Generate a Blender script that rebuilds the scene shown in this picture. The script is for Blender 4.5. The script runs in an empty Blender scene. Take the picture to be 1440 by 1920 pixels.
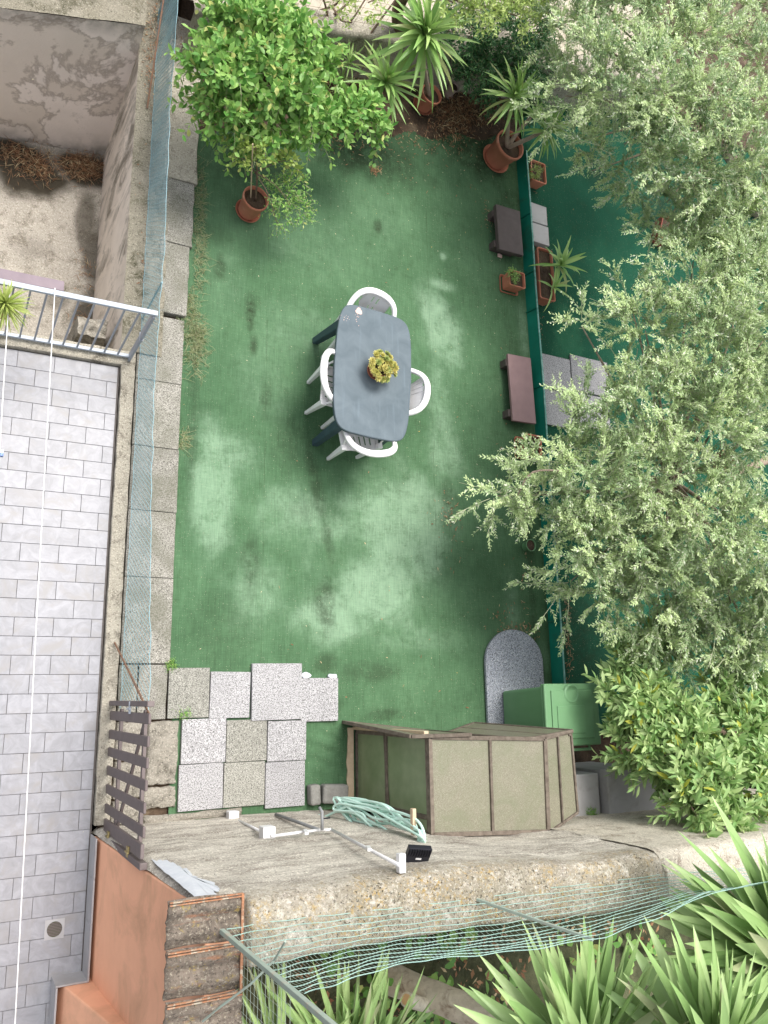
import bpy, math, random
import numpy as np
from mathutils import Vector, Matrix
rnd = random.Random(7)
RG = np.random.default_rng(11)
SC = bpy.context.scene
COL = SC.collection

# ------------------------------------------------------------------ camera, light, exposure
H, FPX = 7.2, 1504.69
ROT = np.array([[0.87838, -0.01533, 0.47773], [-0.09142, 0.97573, 0.19941], [-0.46919, -0.21883, 0.85563]])
def _rot(a, b, c):
    ca, sa, cb, sb, cc, sc = math.cos(a), math.sin(a), math.cos(b), math.sin(b), math.cos(c), math.sin(c)
    return (np.array([[1,0,0],[0,ca,-sa],[0,sa,ca]]) @ np.array([[cb,0,sb],[0,1,0],[-sb,0,cb]]) @ np.array([[cc,-sc,0],[sc,cc,0],[0,0,1]]))
ROT = _rot(-0.22898778, 0.49799542, 0.01744643)
cam_d = bpy.data.cameras.new('camera'); cam = bpy.data.objects.new('camera', cam_d); COL.objects.link(cam)
mw = Matrix([list(r) for r in ROT.T]).to_4x4(); mw.translation = (0, 0, H); cam.matrix_world = mw
cam_d.sensor_fit = 'HORIZONTAL'; cam_d.sensor_width = 36; cam_d.lens = FPX / 1440 * 36
cam_d.clip_end = 300; cam_d.clip_start = .05
SC.camera = cam
SC.render.resolution_x, SC.render.resolution_y = 768, 1024
w = bpy.data.worlds.new('World'); SC.world = w; w.use_nodes = True
nt = w.node_tree; bg = nt.nodes['Background']; sky = nt.nodes.new('ShaderNodeTexSky')
sky.sky_type = 'NISHITA'; sky.sun_disc = False
SUN_EL, SUN_AZ = math.radians(68), math.radians(22)        # azimuth clockwise from +Y
sky.sun_elevation = SUN_EL; sky.sun_rotation = SUN_AZ; sky.dust_density = 4; sky.air_density = 1
hs = nt.nodes.new('ShaderNodeHueSaturation'); hs.inputs['Saturation'].default_value = .28   # overcast: greyer sky
nt.links.new(sky.outputs[0], hs.inputs['Color']); nt.links.new(hs.outputs[0], bg.inputs[0]); bg.inputs[1].default_value = .15
sd = bpy.data.lights.new('sun', 'SUN'); sun = bpy.data.objects.new('sun', sd); COL.objects.link(sun)
sd.energy = 1.8; sd.angle = math.radians(26); sd.color = (1, .96, .9)
sv = Vector((math.sin(SUN_AZ) * math.cos(SUN_EL), math.cos(SUN_AZ) * math.cos(SUN_EL), math.sin(SUN_EL)))
sun.rotation_euler = sv.to_track_quat('Z', 'Y').to_euler()
SC.view_settings.view_transform = 'Standard'; SC.view_settings.look = 'None'; SC.view_settings.gamma = 1
SC.view_settings.use_curve_mapping = False; SC.view_settings.exposure = .88

# ------------------------------------------------------------------ survey: photo pixel -> point at height z / on plane y=Y
def at(px, py, z=0.):
    d = ROT.T @ np.array([(px - 720) / FPX, -(py - 960) / FPX, -1.]); t = (z - H) / d[2]
    return Vector((d[0] * t, d[1] * t, z))
def aty(px, py, Y):
    d = ROT.T @ np.array([(px - 720) / FPX, -(py - 960) / FPX, -1.]); t = Y / d[1]
    return Vector((d[0] * t, Y, d[2] * t + H))

# ------------------------------------------------------------------ materials
MATS = {}
class NB:
    def __init__(s, name):
        s.m = bpy.data.materials.new(name); s.m.use_nodes = True; s.t = s.m.node_tree
        s.b = s.t.nodes['Principled BSDF']; s.out = s.t.nodes['Material Output']
        s.tc = s.t.nodes.new('ShaderNodeTexCoord').outputs['Object']; MATS[name] = s.m
    def n(s, typ, **k):
        x = s.t.nodes.new(typ)
        for a, v in k.items():
            if a.startswith('i_'):
                kk = a[2:]; kk = int(kk) if kk.isdigit() else kk.replace('_', ' ')
                if hasattr(v, 'is_linked'): s.t.links.new(v, x.inputs[kk])
                else: x.inputs[kk].default_value = v
            else: setattr(x, a, v)
        return x
    def noise(s, scale, detail=5, rough=.6, dist=0, vec=None, stretch=None, seed=0):
        v = vec or s.tc
        mp = s.n('ShaderNodeMapping', i_Vector=v)
        mp.inputs['Location'].default_value = (seed * 3.7, seed * 1.3, seed * 2.1)
        if stretch: mp.inputs['Scale'].default_value = stretch
        return s.n('ShaderNodeTexNoise', i_Vector=mp.outputs[0], i_Scale=scale, i_Detail=detail, i_Roughness=rough, i_Distortion=dist).outputs['Fac']
    def ramp(s, f, a, b, inv=False):
        r = s.n('ShaderNodeMapRange', i_Value=f); r.inputs[1].default_value = a; r.inputs[2].default_value = b
        r.inputs[3].default_value = 1. if inv else 0.; r.inputs[4].default_value = 0. if inv else 1.
        return r.outputs[0]
    def mix(s, f, a, b, mode='MIX'):
        x = s.n('ShaderNodeMix', data_type='RGBA', blend_type=mode)
        for i, v in ((0, f), (6, a), (7, b)):
            if hasattr(v, 'is_linked'): s.t.links.new(v, x.inputs[i])
            else: x.inputs[i].default_value = v if i == 0 else (*v, 1) if len(v) == 3 else v
        return x.outputs[2]
    def math(s, op, a, b=0.):
        x = s.n('ShaderNodeMath', operation=op)
        for i, v in ((0, a), (1, b)):
            if hasattr(v, 'is_linked'): s.t.links.new(v, x.inputs[i])
            else: x.inputs[i].default_value = v
        return x.outputs[0]
    def attr(s, name): return s.n('ShaderNodeAttribute', attribute_name=name).outputs['Fac']
    def rand(s): return s.n('ShaderNodeObjectInfo').outputs['Random']
    def fin(s, col, rough=.8, bump=None, bs=.3, bd=.01, spec=.3, metal=0, trans=0):
        i = s.b.inputs
        if hasattr(col, 'is_linked'): s.t.links.new(col, i['Base Color'])
        else: i['Base Color'].default_value = (*col, 1)
        if hasattr(rough, 'is_linked'): s.t.links.new(rough, i['Roughness'])
        else: i['Roughness'].default_value = rough
        i['Specular IOR Level'].default_value = spec; i['Metallic'].default_value = metal
        if bump is not None:
            x = s.n('ShaderNodeBump', i_Height=bump, i_Strength=bs, i_Distance=bd); s.t.links.new(x.outputs[0], i['Normal'])
        if trans:
            tr = s.n('ShaderNodeBsdfTranslucent'); s.t.links.new(col, tr.inputs[0]) if hasattr(col, 'is_linked') else None
            mx = s.n('ShaderNodeMixShader'); mx.inputs[0].default_value = trans
            s.t.links.new(s.b.outputs[0], mx.inputs[1]); s.t.links.new(tr.outputs[0], mx.inputs[2]); s.t.links.new(mx.outputs[0], s.out.inputs[0])
        return s.m
def simple(name, c1, c2, scale=8, rough=.7, bs=.2, bd=.004, fine=60, c3=None, s3=3, t3=(.55, .7), spec=.3, rnd_amt=.0, metal=0):
    b = NB(name); f = b.ramp(b.noise(scale, 6), .3, .7); col = b.mix(f, c1, c2)
    if c3: col = b.mix(b.ramp(b.noise(s3, 7, .65, .6, seed=4), *t3), col, c3)
    if rnd_amt:
        v = b.math('ADD', b.math('MULTIPLY', b.rand(), rnd_amt), 1 - rnd_amt / 2)
        hv = b.n('ShaderNodeHueSaturation', i_Color=col, i_Value=v); col = hv.outputs[0]
    return b.fin(col, rough, b.noise(fine, 4), bs, bd, spec, metal)
def leafmat(name, c1, c2, c3=None, trans=.3, rough=.45, spec=.4, thr=.93):
    b = NB(name); v = b.math('FRACT', b.math('ADD', b.attr('tint'), b.rand()))
    col = b.mix(v, c1, c2)
    if c3:
        g = b.math('GREATER_THAN', b.math('FRACT', b.math('MULTIPLY', v, 37.3)), thr); col = b.mix(g, col, c3)
    col = b.mix(b.math('MULTIPLY', b.noise(25, 3), .2), col, (.02, .05, .015))
    return b.fin(col, rough, None, spec=spec, trans=trans)
def granite(name, lo, mid, hi, sc=85, dirt=None):
    b = NB(name); n1 = b.noise(sc, 3, .7); n2 = b.noise(sc * 2.3, 2, .6, seed=3)
    col = b.mix(b.ramp(n1, .42, .52), lo, mid); col = b.mix(b.ramp(n2, .51, .58), col, hi); col = b.mix(b.math('MULTIPLY', b.ramp(b.noise(2.6, 6, .7, .5, seed=41), .45, .7), .3), col, tuple(x * .7 for x in mid))
    v = b.math('ADD', b.math('MULTIPLY', b.rand(), .14), .93); col = b.n('ShaderNodeHueSaturation', i_Color=col, i_Value=v).outputs[0]
    if dirt: col = b.mix(b.math('MULTIPLY', b.ramp(b.noise(3, 6), .42, .62), .6), col, dirt)
    return b.fin(col, .75, n1, .35, .002, .3)

# turf
SEAMS = (4.58, 5.72, 2.62)
def turfmat(name, dark, mid, pale, fib=1.):
    b = NB(name)
    fx = b.noise(90, 3, .6, stretch=(1, .06, 1)); fy = b.noise(120, 2, .6, stretch=(.08, 1, 1), seed=2); big = b.noise(1.3, 7, .65, .5)
    grain = b.noise(260, 2, .7, seed=9)
    col = b.mix(b.ramp(big, .25, .75), dark, mid)
    wear = b.attr('wear'); nz = b.noise(3.5, 12, .78, .25, seed=5); nz2 = b.noise(14, 8, .8, .2, seed=15)
    crisp = b.ramp(b.math('ADD', wear, b.math('MULTIPLY', b.math('SUBTRACT', b.math('ADD', b.math('MULTIPLY', nz, .7), b.math('MULTIPLY', nz2, .3)), .5), 3.2)), .25, .68)
    soft = b.math('MULTIPLY', wear, b.ramp(nz, .2, .62))
    mk = b.math('ADD', b.math('MULTIPLY', crisp, b.math('MULTIPLY', wear, .42)), b.math('MULTIPLY', soft, .45)); col = b.mix(b.math('MINIMUM', mk, 1.), col, pale)
    st = b.attr('stain_shade'); col = b.mix(b.math('MULTIPLY', st, b.ramp(b.noise(9, 9, .8, seed=6), .34, .56)), col, (.022, .03, .016))
    col = b.mix(b.math('MULTIPLY', b.ramp(b.noise(7, 10, .8, .3, seed=31), .52, .68), .45), col, (.04, .075, .035))
    dk_ = b.math('MULTIPLY', b.ramp(b.noise(95, 3, .7, seed=33), .66, .72), b.ramp(b.noise(2.4, 4, .6, seed=34), .45, .62)); col = b.mix(b.math('MULTIPLY', dk_, .8), col, (.03, .032, .018))
    if fib >= 1:
        sx = b.n('ShaderNodeSeparateXYZ', i_Vector=b.tc).outputs[0]
        for xs in SEAMS: col = b.mix(b.math('MULTIPLY', b.math('LESS_THAN', b.math('ABSOLUTE', b.math('SUBTRACT', sx, xs)), .003), b.math('MULTIPLY', b.ramp(b.noise(3, 4, seed=51), .4, .6), .5)), col, (.04, .06, .03))
    wv = b.math('ADD', b.math('MULTIPLY', fx, .9 * fib), b.math('MULTIPLY', fy, .5 * fib))
    col = b.n('ShaderNodeHueSaturation', i_Color=col, i_Value=b.math('ADD', b.math('MULTIPLY', wv, .8), .46), i_Saturation=1.).outputs[0]
    col = b.mix(b.ramp(grain, .62, .75), col, b.n('ShaderNodeHueSaturation', i_Color=col, i_Value=1.5).outputs[0])
    col = b.mix(b.ramp(b.noise(130, 1, .5, seed=12), .735, .76), col, (.35, .36, .25))
    return b.fin(col, .95, b.math('ADD', grain, fx), .5, .004, .1)
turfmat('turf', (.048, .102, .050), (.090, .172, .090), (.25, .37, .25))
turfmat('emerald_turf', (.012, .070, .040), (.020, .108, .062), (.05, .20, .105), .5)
simple('soil', (.045, .03, .02), (.11, .075, .05), 9, .95, .8, .03, 25, (.16, .12, .08), 5)
simple('pale_ground', (.5, .45, .36), (.38, .34, .27), 6, .9, .3, .01, 40, (.2, .17, .12), 3)
simple('dark_soil', (.035, .04, .02), (.11, .115, .06), 7, .95, .8, .03, 20)
granite('granite', (.09, .088, .085), (.29, .285, .29), (.54, .53, .54), 70)
granite('granite_dirty', (.08, .078, .065), (.22, .215, .185), (.42, .41, .37), 70)
granite('granite_grey', (.035, .04, .055), (.22, .24, .28), (.52, .54, .57), 80)
granite('edging_stone', (.085, .08, .065), (.22, .21, .18), (.41, .39, .35), 62, (.12, .12, .085))
def concretemat(name, a, bcol, c, lich=0, attrn=None, streak=None):
    b = NB(name); col = b.mix(b.ramp(b.noise(3.5, 8, .7, .3), .3, .7), a, bcol)
    if streak:
        col = b.mix(b.math('MULTIPLY', b.ramp(b.noise(9, 8, .78, .15, stretch=streak, seed=3), .44, .62), .8), col, c)
        col = b.mix(b.math('MULTIPLY', b.ramp(b.noise(2.2, 5, .6, .3, seed=14), .5, .68), .55), col, tuple(x * .75 for x in c))
    else: col = b.mix(b.ramp(b.noise(6, 8, .7, .5, seed=3), .5, .68), col, c)
    col = b.mix(b.math('MULTIPLY', b.ramp(b.noise(75, 3, .7, seed=5), .54, .66), .8), col, tuple(min(1, x * 1.5) for x in a))
    col = b.mix(b.math('MULTIPLY', b.ramp(b.noise(55, 4, .7, seed=8), .56, .68), .8), col, tuple(x * .35 for x in c))
    if lich:
        l = b.attr('wear')
        col = b.mix(b.math('MULTIPLY', l, b.ramp(b.noise(16, 6, .75, seed=6), .36, .52)), col, (.27, .24, .18))
        col = b.mix(b.math('MULTIPLY', l, b.ramp(b.noise(5, 3, .6, seed=21), .42, .6)), col, b.mix(b.ramp(b.noise(38, 4, .8, seed=7), .50, .60), col, (.42, .29, .10)))
        col = b.mix(b.math('MULTIPLY', l, b.ramp(b.noise(60, 3, .75, seed=11), .56, .62)), col, (.52, .50, .42))
        col = b.mix(b.math('MULTIPLY', l, b.ramp(b.noise(52, 3, .75, seed=17), .56, .64)), col, (.05, .042, .032))
    col = b.mix(b.attr('stain_shade'), col, (.048, .04, .028)) if attrn else col
    return b.fin(col, .92, b.noise(45, 6, .75), .9, .02, .2)
concretemat('wall_concrete', (.68, .635, .555), (.55, .51, .44), (.25, .21, .175), 1, streak=(.22, 1, 1.2))
concretemat('wall_plaster', (.62, .57, .48), (.50, .46, .38), (.26, .21, .16))
concretemat('moss_concrete', (.30, .275, .22), (.21, .19, .14), (.075, .07, .04))
concretemat('coping_concrete', (.46, .425, .35), (.37, .335, .27), (.16, .14, .11))
concretemat('old_concrete', (.44, .40, .345), (.36, .33, .28), (.19, .17, .13), 0, 'stain_shade')
concretemat('rock_concrete', (.36, .33, .28), (.27, .25, .21), (.10, .09, .07))
def plastermat():
    b = NB('old_plaster'); w_ = b.noise(1.5, 7, .6, .25, seed=2)
    col = b.mix(b.ramp(b.noise(2, 6), .3, .7), (.82, .73, .67), (.70, .62, .56))
    m = b.ramp(w_, .54, .56); col = b.mix(b.math('MULTIPLY', m, .5), col, (.58, .50, .42))
    e = b.math('MULTIPLY', b.ramp(w_, .52, .545), b.ramp(w_, .55, .58, True)); col = b.mix(b.math('MULTIPLY', e, .5), col, (.17, .13, .10))
    col = b.mix(b.ramp(b.noise(1.6, 8, .75, .4, seed=8), .60, .76), col, (.30, .26, .22))
    col = b.mix(b.math('MULTIPLY', b.attr('stain_shade'), b.ramp(b.noise(7, 6, .7, seed=5), .25, .6)), col, (.085, .085, .06))
    return b.fin(col, .9, b.noise(30, 6, .7), .5, .01, .2)
plastermat()
def sidemat():
    b = NB('streaked_plaster'); n_ = b.noise(3.2, 8, .72, .5, stretch=(1, 1, .35))
    col = b.mix(b.ramp(b.noise(3, 6), .3, .7), (.80, .71, .62), (.64, .56, .48)); col = b.mix(b.math('MULTIPLY', b.ramp(n_, .47, .62), .85), col, (.15, .13, .10))
    return b.fin(col, .9, n_, .5, .01, .2)
sidemat()
def tilemat():
    b = NB('floor_tile'); r = b.rand()
    off = b.n('ShaderNodeCombineXYZ', i_X=b.math('MULTIPLY', r, 31.), i_Y=b.math('MULTIPLY', r, 17.), i_Z=0.).outputs[0]
    vv = b.n('ShaderNodeVectorMath', operation='ADD'); b.t.links.new(b.tc, vv.inputs[0]); b.t.links.new(off, vv.inputs[1])
    n_ = b.noise(9, 6, .65, 1.0, vec=vv.outputs[0])
    col = b.mix(b.ramp(n_, .35, .65), (.225, .224, .240), (.300, .299, .322)); col = b.mix(b.ramp(b.noise(4, 4, .6, .8, vec=vv.outputs[0], seed=3), .5, .68), col, (.245, .235, .235))
    col = b.n('ShaderNodeHueSaturation', i_Color=col, i_Value=b.math('ADD', b.math('MULTIPLY', r, .1), .95)).outputs[0]
    return b.fin(col, .42, n_, .08, .002, .4)
tilemat()
simple('grout', (.09, .08, .075), (.14, .125, .115), 20, .9)
simple('orange_stucco', (.86, .46, .29), (.80, .42, .265), 5, .85, .6, .004, 150, (.62, .34, .21), 2.2, (.48, .7))
simple('orange_stucco_trim', (.80, .44, .30), (.75, .40, .27), 6, .85, .3, .003, 180)
simple('skirting', (.40, .39, .40), (.33, .32, .32), 6, .6, .1)
def rooftilemat():
    b = NB('roof_tile'); col = b.mix(b.ramp(b.noise(9, 7, .75, .3), .35, .65), (.255, .21, .17), (.12, .10, .082))
    col = b.mix(b.math('MULTIPLY', b.ramp(b.noise(60, 4, .75, seed=3), .54, .64), .8), col, (.42, .38, .30)); col = b.mix(b.math('MULTIPLY', b.ramp(b.noise(50, 4, .75, seed=9), .54, .64), .8), col, (.05, .042, .035))
    col = b.mix(b.math('MULTIPLY', b.ramp(b.noise(18, 5, .75, seed=5), .58, .66), .7), col, (.40, .30, .08)); col = b.mix(b.math('MULTIPLY', b.ramp(b.noise(11, 5, .75, seed=6, stretch=(.3, 1.5, 1)), .58, .68), .6), col, (.36, .15, .075))
    col = b.n('ShaderNodeHueSaturation', i_Color=col, i_Value=b.math('ADD', b.math('MULTIPLY', b.rand(), .3), .85)).outputs[0]
    return b.fin(col, .95, b.noise(70, 5, .75), 1., .012, .15)
rooftilemat()
simple('roof_tile_rim', (.40, .18, .09), (.24, .14, .09), 30, .95, .9, .01, 60, (.40, .36, .28), 30, (.52, .62))
simple('white_patch', (.62, .64, .68), (.52, .55, .60), 15, .8, .3, .004, 40)
simple('white_plastic', (.86, .84, .84), (.80, .78, .79), 5, .4, .05, .001, 30, (.62, .6, .58), 4, (.55, .8), spec=.5)
def tabmat():
    b = NB('table_plastic'); n_ = b.noise(5, 6, .6, .8)
    col = b.mix(b.ramp(n_, .3, .7), (.085, .112, .130), (.128, .160, .182))
    col = b.mix(b.math('MULTIPLY', b.ramp(b.noise(7, 3, .5, stretch=(5, .35, 1), seed=4), .6, .72), .3), col, (.16, .21, .25))
    return b.fin(col, .62, b.noise(60, 3), .08, .001, .2)
tabmat()
simple('table_edge', (.035, .065, .08), (.05, .085, .10), 8, .5)
simple('pink_patch', (.66, .47, .42), (.6, .42, .37), 20, .8)
simple('terracotta', (.48, .185, .115), (.40, .15, .09), 7, .8, .15, .002, 80, (.55, .32, .24), 5, (.55, .75), rnd_amt=.25)
simple('terracotta_dark', (.27, .075, .05), (.33, .1, .065), 7, .7, .15)
simple('brown_plastic', (.42, .31, .28), (.5, .4, .35), 9, .8)
simple('dark_board', (.075, .058, .055), (.10, .078, .074), 10, .55, .15)
simple('mauve_board', (.24, .155, .155), (.205, .13, .13), 8, .6, .15)
simple('purple_board', (.25, .20, .22), (.20, .16, .18), 8, .7)
simple('gate_paint', (.155, .125, .12), (.125, .10, .098), 14, .55, .2, rnd_amt=.15)
simple('brass', (.45, .36, .16), (.3, .25, .12), 30, .45, metal=.7)
simple('rail_paint', (.42, .46, .51), (.37, .41, .46), 12, .45, .1)
simple('rail_paint_grey', (.34, .36, .40), (.29, .31, .35), 12, .45, .1)
simple('rusty_metal', (.16, .10, .08), (.24, .13, .07), 30, .8)
simple('green_sheet', (.004, .125, .085), (.007, .175, .12), 4, .5, .2, .003, 60, (.02, .1, .06), 3)
simple('green_sheet_edge', (.25, .42, .38), (.04, .2, .15), 18, .6)
simple('net_blue', (.22, .37, .42), (.30, .46, .50), 2, .55)
simple('net_green', (.27, .44, .38), (.38, .55, .49), 3, .5)
simple('post_green', (.27, .34, .29), (.36, .42, .36), 12, .6, c3=(.4, .35, .28), s3=9)
simple('old_wood', (.085, .066, .052), (.18, .15, .12), 20, .8, .6, .004, 70, rnd_amt=.25)
simple('pale_wood', (.60, .47, .33), (.5, .38, .26), 20, .8)
def panemat():
    b = NB('fibreglass_pane'); f = b.noise(42, 6, .85, 3.5)
    col = b.mix(b.ramp(f, .45, .62), (.145, .135, .095), (.30, .285, .215)); col = b.mix(b.math('MULTIPLY', b.ramp(b.noise(4, 7, .75, .6), .42, .66), .6), col, (.14, .155, .09))
    return b.fin(col, .5, f, .3, .002, .4)
panemat()
def glassmat():
    b = NB('dusty_pane'); b.fin(b.mix(b.ramp(b.noise(5, 5), .3, .7), (.20, .26, .13), (.30, .36, .21)), .3, None, spec=.5)
    b.b.inputs['Alpha'].default_value = .72; return b.m
glassmat()
simple('bin_green', (.125, .26, .125), (.145, .285, .145), 6, .45, .05)
simple('black_plastic', (.012, .013, .018), (.02, .02, .026), 12, .35)
simple('grey_box', (.42, .41, .41), (.36, .35, .345), 4, .7, .1, .002, 60, (.3, .29, .27), 5, (.5, .75))
simple('conduit', (.70, .70, .70), (.62, .61, .61), 10, .5)
simple('grey_pipe', (.26, .27, .28), (.2, .2, .2), 10, .6)
simple('hose', (.55, .80, .70), (.64, .86, .78), 5, .3, .02, spec=.6)
simple('curb_stone', (.25, .245, .225), (.17, .165, .15), 12, .9, .8, .01, 40)
simple('rope', (.86, .85, .85), (.74, .73, .73), 60, .8)
simple('blue_cloth', (.02, .09, .42), (.5, .62, .8), 60, .8)
simple('bark', (.20, .14, .10), (.12, .085, .06), 18, .9, .9, .02, 30)
simple('pale_bark', (.38, .30, .235), (.27, .21, .16), 14, .9, .8, .015, 40)
simple('yucca_bark', (.66, .62, .50), (.50, .46, .36), 16, .9, .8, .012, 50, (.24, .18, .13), 9, (.52, .7))
simple('cut_wood', (.66, .45, .24), (.56, .36, .18), 25, .8)
simple('twig_green', (.33, .36, .20), (.25, .27, .15), 10, .7)
simple('twig_pale', (.46, .50, .30), (.55, .55, .40), 10, .7)
leafmat('citrus_leaf', (.12, .32, .06), (.38, .60, .16), (.58, .62, .20), thr=.94)
leafmat('citrus_leaf_pale', (.25, .38, .07), (.38, .48, .12), (.55, .55, .2))
leafmat('laurel_leaf', (.28, .48, .17), (.60, .74, .34), (.58, .58, .10), thr=.96)
leafmat('olive_leaf', (.20, .33, .15), (.70, .84, .42), (.74, .78, .60), thr=.88, trans=.22)
leafmat('yucca_leaf', (.22, .42, .10), (.46, .64, .22), (.38, .44, .16), trans=.2, rough=.35)
leafmat('yucca_leaf_blue', (.27, .44, .15), (.52, .68, .31), (.42, .46, .26), trans=.15, rough=.4, thr=.9)
leafmat('dark_leaf', (.035, .11, .04), (.075, .20, .07), (.14, .29, .1), thr=.9)
leafmat('light_leaf', (.32, .46, .12), (.52, .62, .2))
leafmat('lime_leaf', (.36, .46, .10), (.50, .58, .17))
leafmat('succulent', (.50, .47, .12), (.66, .58, .20), (.30, .36, .1), trans=.1, thr=.8)
leafmat('weed', (.14, .24, .06), (.28, .34, .13), (.42, .36, .2), thr=.75)
leafmat('dry_leaf', (.22, .09, .045), (.40, .23, .12), (.55, .42, .25), trans=.05, rough=.8, thr=.8)
leafmat('pale_dry_leaf', (.55, .48, .3), (.62, .6, .4), (.6, .42, .12), trans=.05, rough=.8)

# ------------------------------------------------------------------ object helpers
def tag(o, label=None, cat=None, group=None, kind=None):
    if label: o['label'] = label
    if cat: o['category'] = cat
    if group: o['group'] = group
    if kind: o['kind'] = kind
    return o
def thing(name, loc, label, cat, group=None):
    o = bpy.data.objects.new(name, None); COL.objects.link(o); o.location = loc; o.empty_display_size = .1
    return tag(o, label, cat, group)
def struct_root(name, loc=(0, 0, 0)):
    o = bpy.data.objects.new(name, None); COL.objects.link(o); o.location = loc; o['kind'] = 'structure'; return o
WL = {}
def wloc(o):
    v = Vector((0, 0, 0))
    while o: v += o.location; o = o.parent
    return v
class MB:
    """collects shapes in world coordinates"""
    def __init__(s): s.v = []; s.f = []; s.tint = []
    def add(s, v, f):
        o = len(s.v); s.v.extend([tuple(p) for p in v]); s.f.extend([tuple(i + o for i in q) for q in f]); return s
    def box(s, x0, x1, y0, y1, z0, z1, ang=0, piv=None):
        c = [(x, y, z) for x in (x0, x1) for y in (y0, y1) for z in (z0, z1)]
        if ang:
            px, py = piv or ((x0 + x1) / 2, (y0 + y1) / 2); ca, sa = math.cos(ang), math.sin(ang)
            c = [(px + (x - px) * ca - (y - py) * sa, py + (x - px) * sa + (y - py) * ca, z) for x, y, z in c]
        return s.add(c, [(0, 1, 3, 2), (4, 6, 7, 5), (0, 4, 5, 1), (2, 3, 7, 6), (0, 2, 6, 4), (1, 5, 7, 3)])
    def hexa(s, b, t):   # bottom quad, top quad (ccw)
        return s.add(list(b) + list(t), [(3, 2, 1, 0), (4, 5, 6, 7), (0, 1, 5, 4), (1, 2, 6, 5), (2, 3, 7, 6), (3, 0, 4, 7)])
    def bar(s, p, q, w, h=None, up=(0, 0, 1)):
        p, q = Vector(p), Vector(q); h = h or w; d = (q - p).normalized(); u = Vector(up)
        if abs(d.dot(u)) > .95: u = Vector((0, 1, 0))
        a = d.cross(u).normalized() * w / 2; b = a.cross(d).normalized() * h / 2
        return s.hexa([p - a - b, p + a - b, p + a + b, p - a + b], [q - a - b, q + a - b, q + a + b, q - a + b])
    def tube(s, pts, r, n=8, cap=True, closed=False):
        pts = [Vector(p) for p in pts]; m = len(pts); rs = r if hasattr(r, '__len__') else [r] * m; v = []; f = []
        prev = None
        for i, p in enumerate(pts):
            d = (pts[(i + 1) % m] - pts[i - 1]) if closed else (pts[min(i + 1, m - 1)] - pts[max(i - 1, 0)])
            d.normalize(); a = prev if prev else Vector((.31, .17, .93)); a = a - d * a.dot(d)
            if a.length < .05: a = Vector((1, .2, 0)); a = a - d * a.dot(d)
            a.normalize(); prev = a; b = d.cross(a)
            for k in range(n):
                t = 2 * math.pi * k / n; v.append(p + (a * math.cos(t) + b * math.sin(t)) * rs[i])
        for i in range(m if closed else m - 1):
            j = (i + 1) % m
            for k in range(n): f.append((i * n + k, i * n + (k + 1) % n, j * n + (k + 1) % n, j * n + k))
        if cap and not closed: f.append(tuple(range(n - 1, -1, -1))); f.append(tuple((m - 1) * n + k for k in range(n)))
        return s.add(v, f)
    def lathe(s, c, prof, n=28, tilt=None):
        v = []; f = []; m = len(prof)
        for r, z in prof:
            for k in range(n):
                t = 2 * math.pi * k / n; p = Vector((r * math.cos(t), r * math.sin(t), z))
                if tilt: p = tilt @ p
                v.append(Vector(c) + p)
        for i in range(m - 1):
            for k in range(n): f.append((i * n + k, i * n + (k + 1) % n, (i + 1) * n + (k + 1) % n, (i + 1) * n + k))
        return s.add(v, f)
    def prism(s, poly, z0, z1):
        n = len(poly); v = [(x, y, z0) for x, y in poly] + [(x, y, z1) for x, y in poly]
        f = [tuple(range(n - 1, -1, -1)), tuple(range(n, 2 * n))] + [(i, (i + 1) % n, (i + 1) % n + n, i + n) for i in range(n)]
        return s.add(v, f)
    def build(s, name, mat, parent=None, bevel=0, smooth=False, kind=None, loc=None, subsurf=0, solid=0, seg=2):
        me = bpy.data.meshes.new(name); L = wloc(parent) if parent else Vector(loc or (0, 0, 0))
        me.from_pydata([(x - L.x, y - L.y, z - L.z) for x, y, z in s.v], [], s.f); me.update()
        me.materials.append(MATS[mat])
        if s.tint:
            a = me.attributes.new('tint', 'FLOAT', 'FACE'); a.data.foreach_set('value', np.resize(np.array(s.tint, np.float32), len(me.polygons)))
        if smooth: me.polygons.foreach_set('use_smooth', [True] * len(me.polygons))
        o = bpy.data.objects.new(name, me); COL.objects.link(o)
        if parent: o.parent = parent
        else: o.location = L
        if solid: m = o.modifiers.new('s', 'SOLIDIFY'); m.thickness = solid; m.offset = 0
        if bevel: m = o.modifiers.new('b', 'BEVEL'); m.width = bevel; m.segments = seg; m.limit_method = 'ANGLE'
        if subsurf: m = o.modifiers.new('u', 'SUBSURF'); m.levels = m.render_levels = subsurf
        if kind: o['kind'] = kind
        return o
def copy_tree(o, loc=None, rz=None, parent=None, label=None):
    c = o.copy(); COL.objects.link(c)
    if parent: c.parent = parent
    if loc is not None: c.location = loc
    if rz is not None: c.rotation_euler = (0, 0, rz)
    if label: c['label'] = label
    for ch in list(o.children): copy_tree(ch, parent=c)
    return c
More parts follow.
